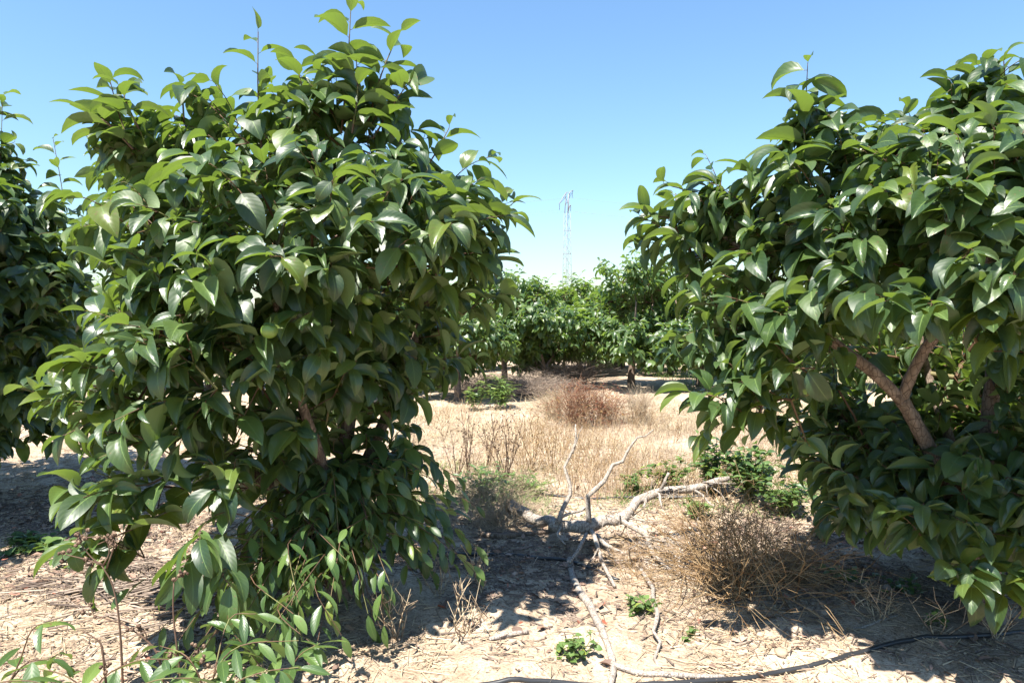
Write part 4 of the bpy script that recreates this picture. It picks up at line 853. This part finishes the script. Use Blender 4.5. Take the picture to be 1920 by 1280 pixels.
seedstem([P(205,1340,2.1), P(195,1245,2.1), P(188,1205,2.1), P(155,1182,2.1)], [[P(190,1210,2.1), P(192,1225,2.1), P(200,1250,2.1)]], 'short bent dead stem near the bottom left')

# stones and clods
def clod(c, r, label, m='clod', name='clod', cat='clod'):
    b = Bag(); k = 10; th = np.linspace(0, np.pi, 8); a = np.arange(k + 1) / k * 2 * np.pi; V = []
    nn = U(.75, 1.2, (8, k)); nn = np.hstack([nn, nn[:, :1]]); nn[0] = 1; nn[-1] = 1
    for i, t in enumerate(th): V.append(np.stack([r * 1.2 * math.sin(t) * np.cos(a) * nn[i], r * math.sin(t) * np.sin(a) * nn[i], r * .6 * math.cos(t) * nn[i]], 1))
    F, uv = grid_faces(1, 7, k); b.add(np.array(V), F, uv, 0); o = b.build(name, M[m]); o.location = c; o.rotation_euler = (0, 0, U(0, 6)); return tag(o, label, cat, 'clods and stones on the sand')
clod(G(1465,1225,.005), .028, 'pinkish flat clod right of the bottom stick')
clod(G(255,1195,.005), .032, 'dark rounded clod among the dead stems at lower left')
clod(G(1545,1150,.0), .03, 'brown clod between the straw tuft and the bush')
clod(G(1010,1235,.0), .02, 'small pale clod on the bare sand near the bottom')
clod(G(1120,1130,.0), .03, 'pale clod beside the long twig on the sand')

# ------------------------------------------------------------------ pylon and wires
D0 = 113.0
pb = P(1063, 603, D0); pb[2] = float(height(pb[0], pb[1]))
pyl = empty('pylon', pb)
b = Bag(); Hb = P(1062, 400, D0)[2]; A, B = [], []
rot = 0.5; cr, sr = math.cos(rot), math.sin(rot)
def rr_(x, y, z): return [cr * x - sr * y, sr * x + cr * y, z]
def wz(z): return .60 - .22 * z / Hb
zs = np.linspace(0, Hb, 20)
for sx, sy in ((1, 1), (1, -1), (-1, -1), (-1, 1)):
    A.append(rr_(sx * wz(0), sy * wz(0), 0)); B.append(rr_(sx * wz(Hb), sy * wz(Hb), Hb))
sticks(b, A, B, .045, .04, 4); A, B = [], []
cs = [(1, 1), (1, -1), (-1, -1), (-1, 1)]
for i in range(len(zs) - 1):
    for j in range(4):
        c0, c1 = cs[j], cs[(j + 1) % 4]
        if i % 2: c0, c1 = c1, c0
        A.append(rr_(c0[0] * wz(zs[i]), c0[1] * wz(zs[i]), zs[i])); B.append(rr_(c1[0] * wz(zs[i + 1]), c1[1] * wz(zs[i + 1]), zs[i + 1]))
        if i % 4 == 0: A.append(rr_(cs[j][0] * wz(zs[i]), cs[j][1] * wz(zs[i]), zs[i])); B.append(rr_(cs[(j + 1) % 4][0] * wz(zs[i]), cs[(j + 1) % 4][1] * wz(zs[i]), zs[i]))
sticks(b, A, B, .024, .024, 4)
b.build('tower_body', M['steel'], pyl)
L0 = lambda px, py, dd=0: P(px, py, D0 + dd) - pb
b = Bag()
for (p, q, r) in [((1059,400),(1061,362),.06),((1065,400),(1066,364),.09),((1060,385),(1066,372),.04),((1066,385),(1061,372),.04),((1061,362),(1067,360),.05)]: sticks(b, [L0(*p)], [L0(*q)], r, r, 4)
b.build('tower_head', M['steel'], pyl)
tips = []
for (arm, tip, dd) in [([(1062,361),(1055,371),(1048,383)], (1049,394), -2.0), ([(1066,366),(1070,359),(1075,357)], (1073,371), 1.5), ([(1065,390),(1068,386),(1070,384)], (1070,396), 0)]:
    b = Bag(); pts = [L0(x_, y_, dd * i / 2) for i, (x_, y_) in enumerate(arm)]
    tube(b, pts, [.09, .07, .05], 5, 2, 0); low = L0(arm[0][0], arm[0][1] + 8); sticks(b, [low, low], [pts[1], pts[2]], .035, .035, 4)
    o = b.build('cross_arm', M['steel'], pyl); t = L0(*tip, dd); b = Bag(); zz = np.linspace(pts[2][2], t[2], 8)
    for i in range(7): sticks(b, [[t[0], t[1], zz[i]]], [[t[0], t[1], zz[i + 1]]], .07 if i % 2 else .04, .04, 6)
    b.build('insulator', M['insul'], pyl); tips.append(t + pb)
tag(pyl, 'pale steel lattice power pylon standing beyond the orchard', 'pylon')
for t, lb in zip(tips, ('lowest faint power line hanging from the left arm of the pylon', 'uppermost faint power line hanging from the right arm of the pylon', 'faint power line hanging close to the mast of the pylon')):
    b = Bag()
    for sg in (1, -1):
        s = np.linspace(0, 1, 24); e = np.array([sg * 120, 12 if sg > 0 else -6, 0]); pts = t + s[:, None] * e; pts[:, 2] -= 5.0 * 4 * s * (1 - s) * .6
        tube(b, pts, [.010], 4, 1, 0)
    tag(b.build('power_line', M['steel'], loc=t), lb, 'cable', 'power lines on the pylon')
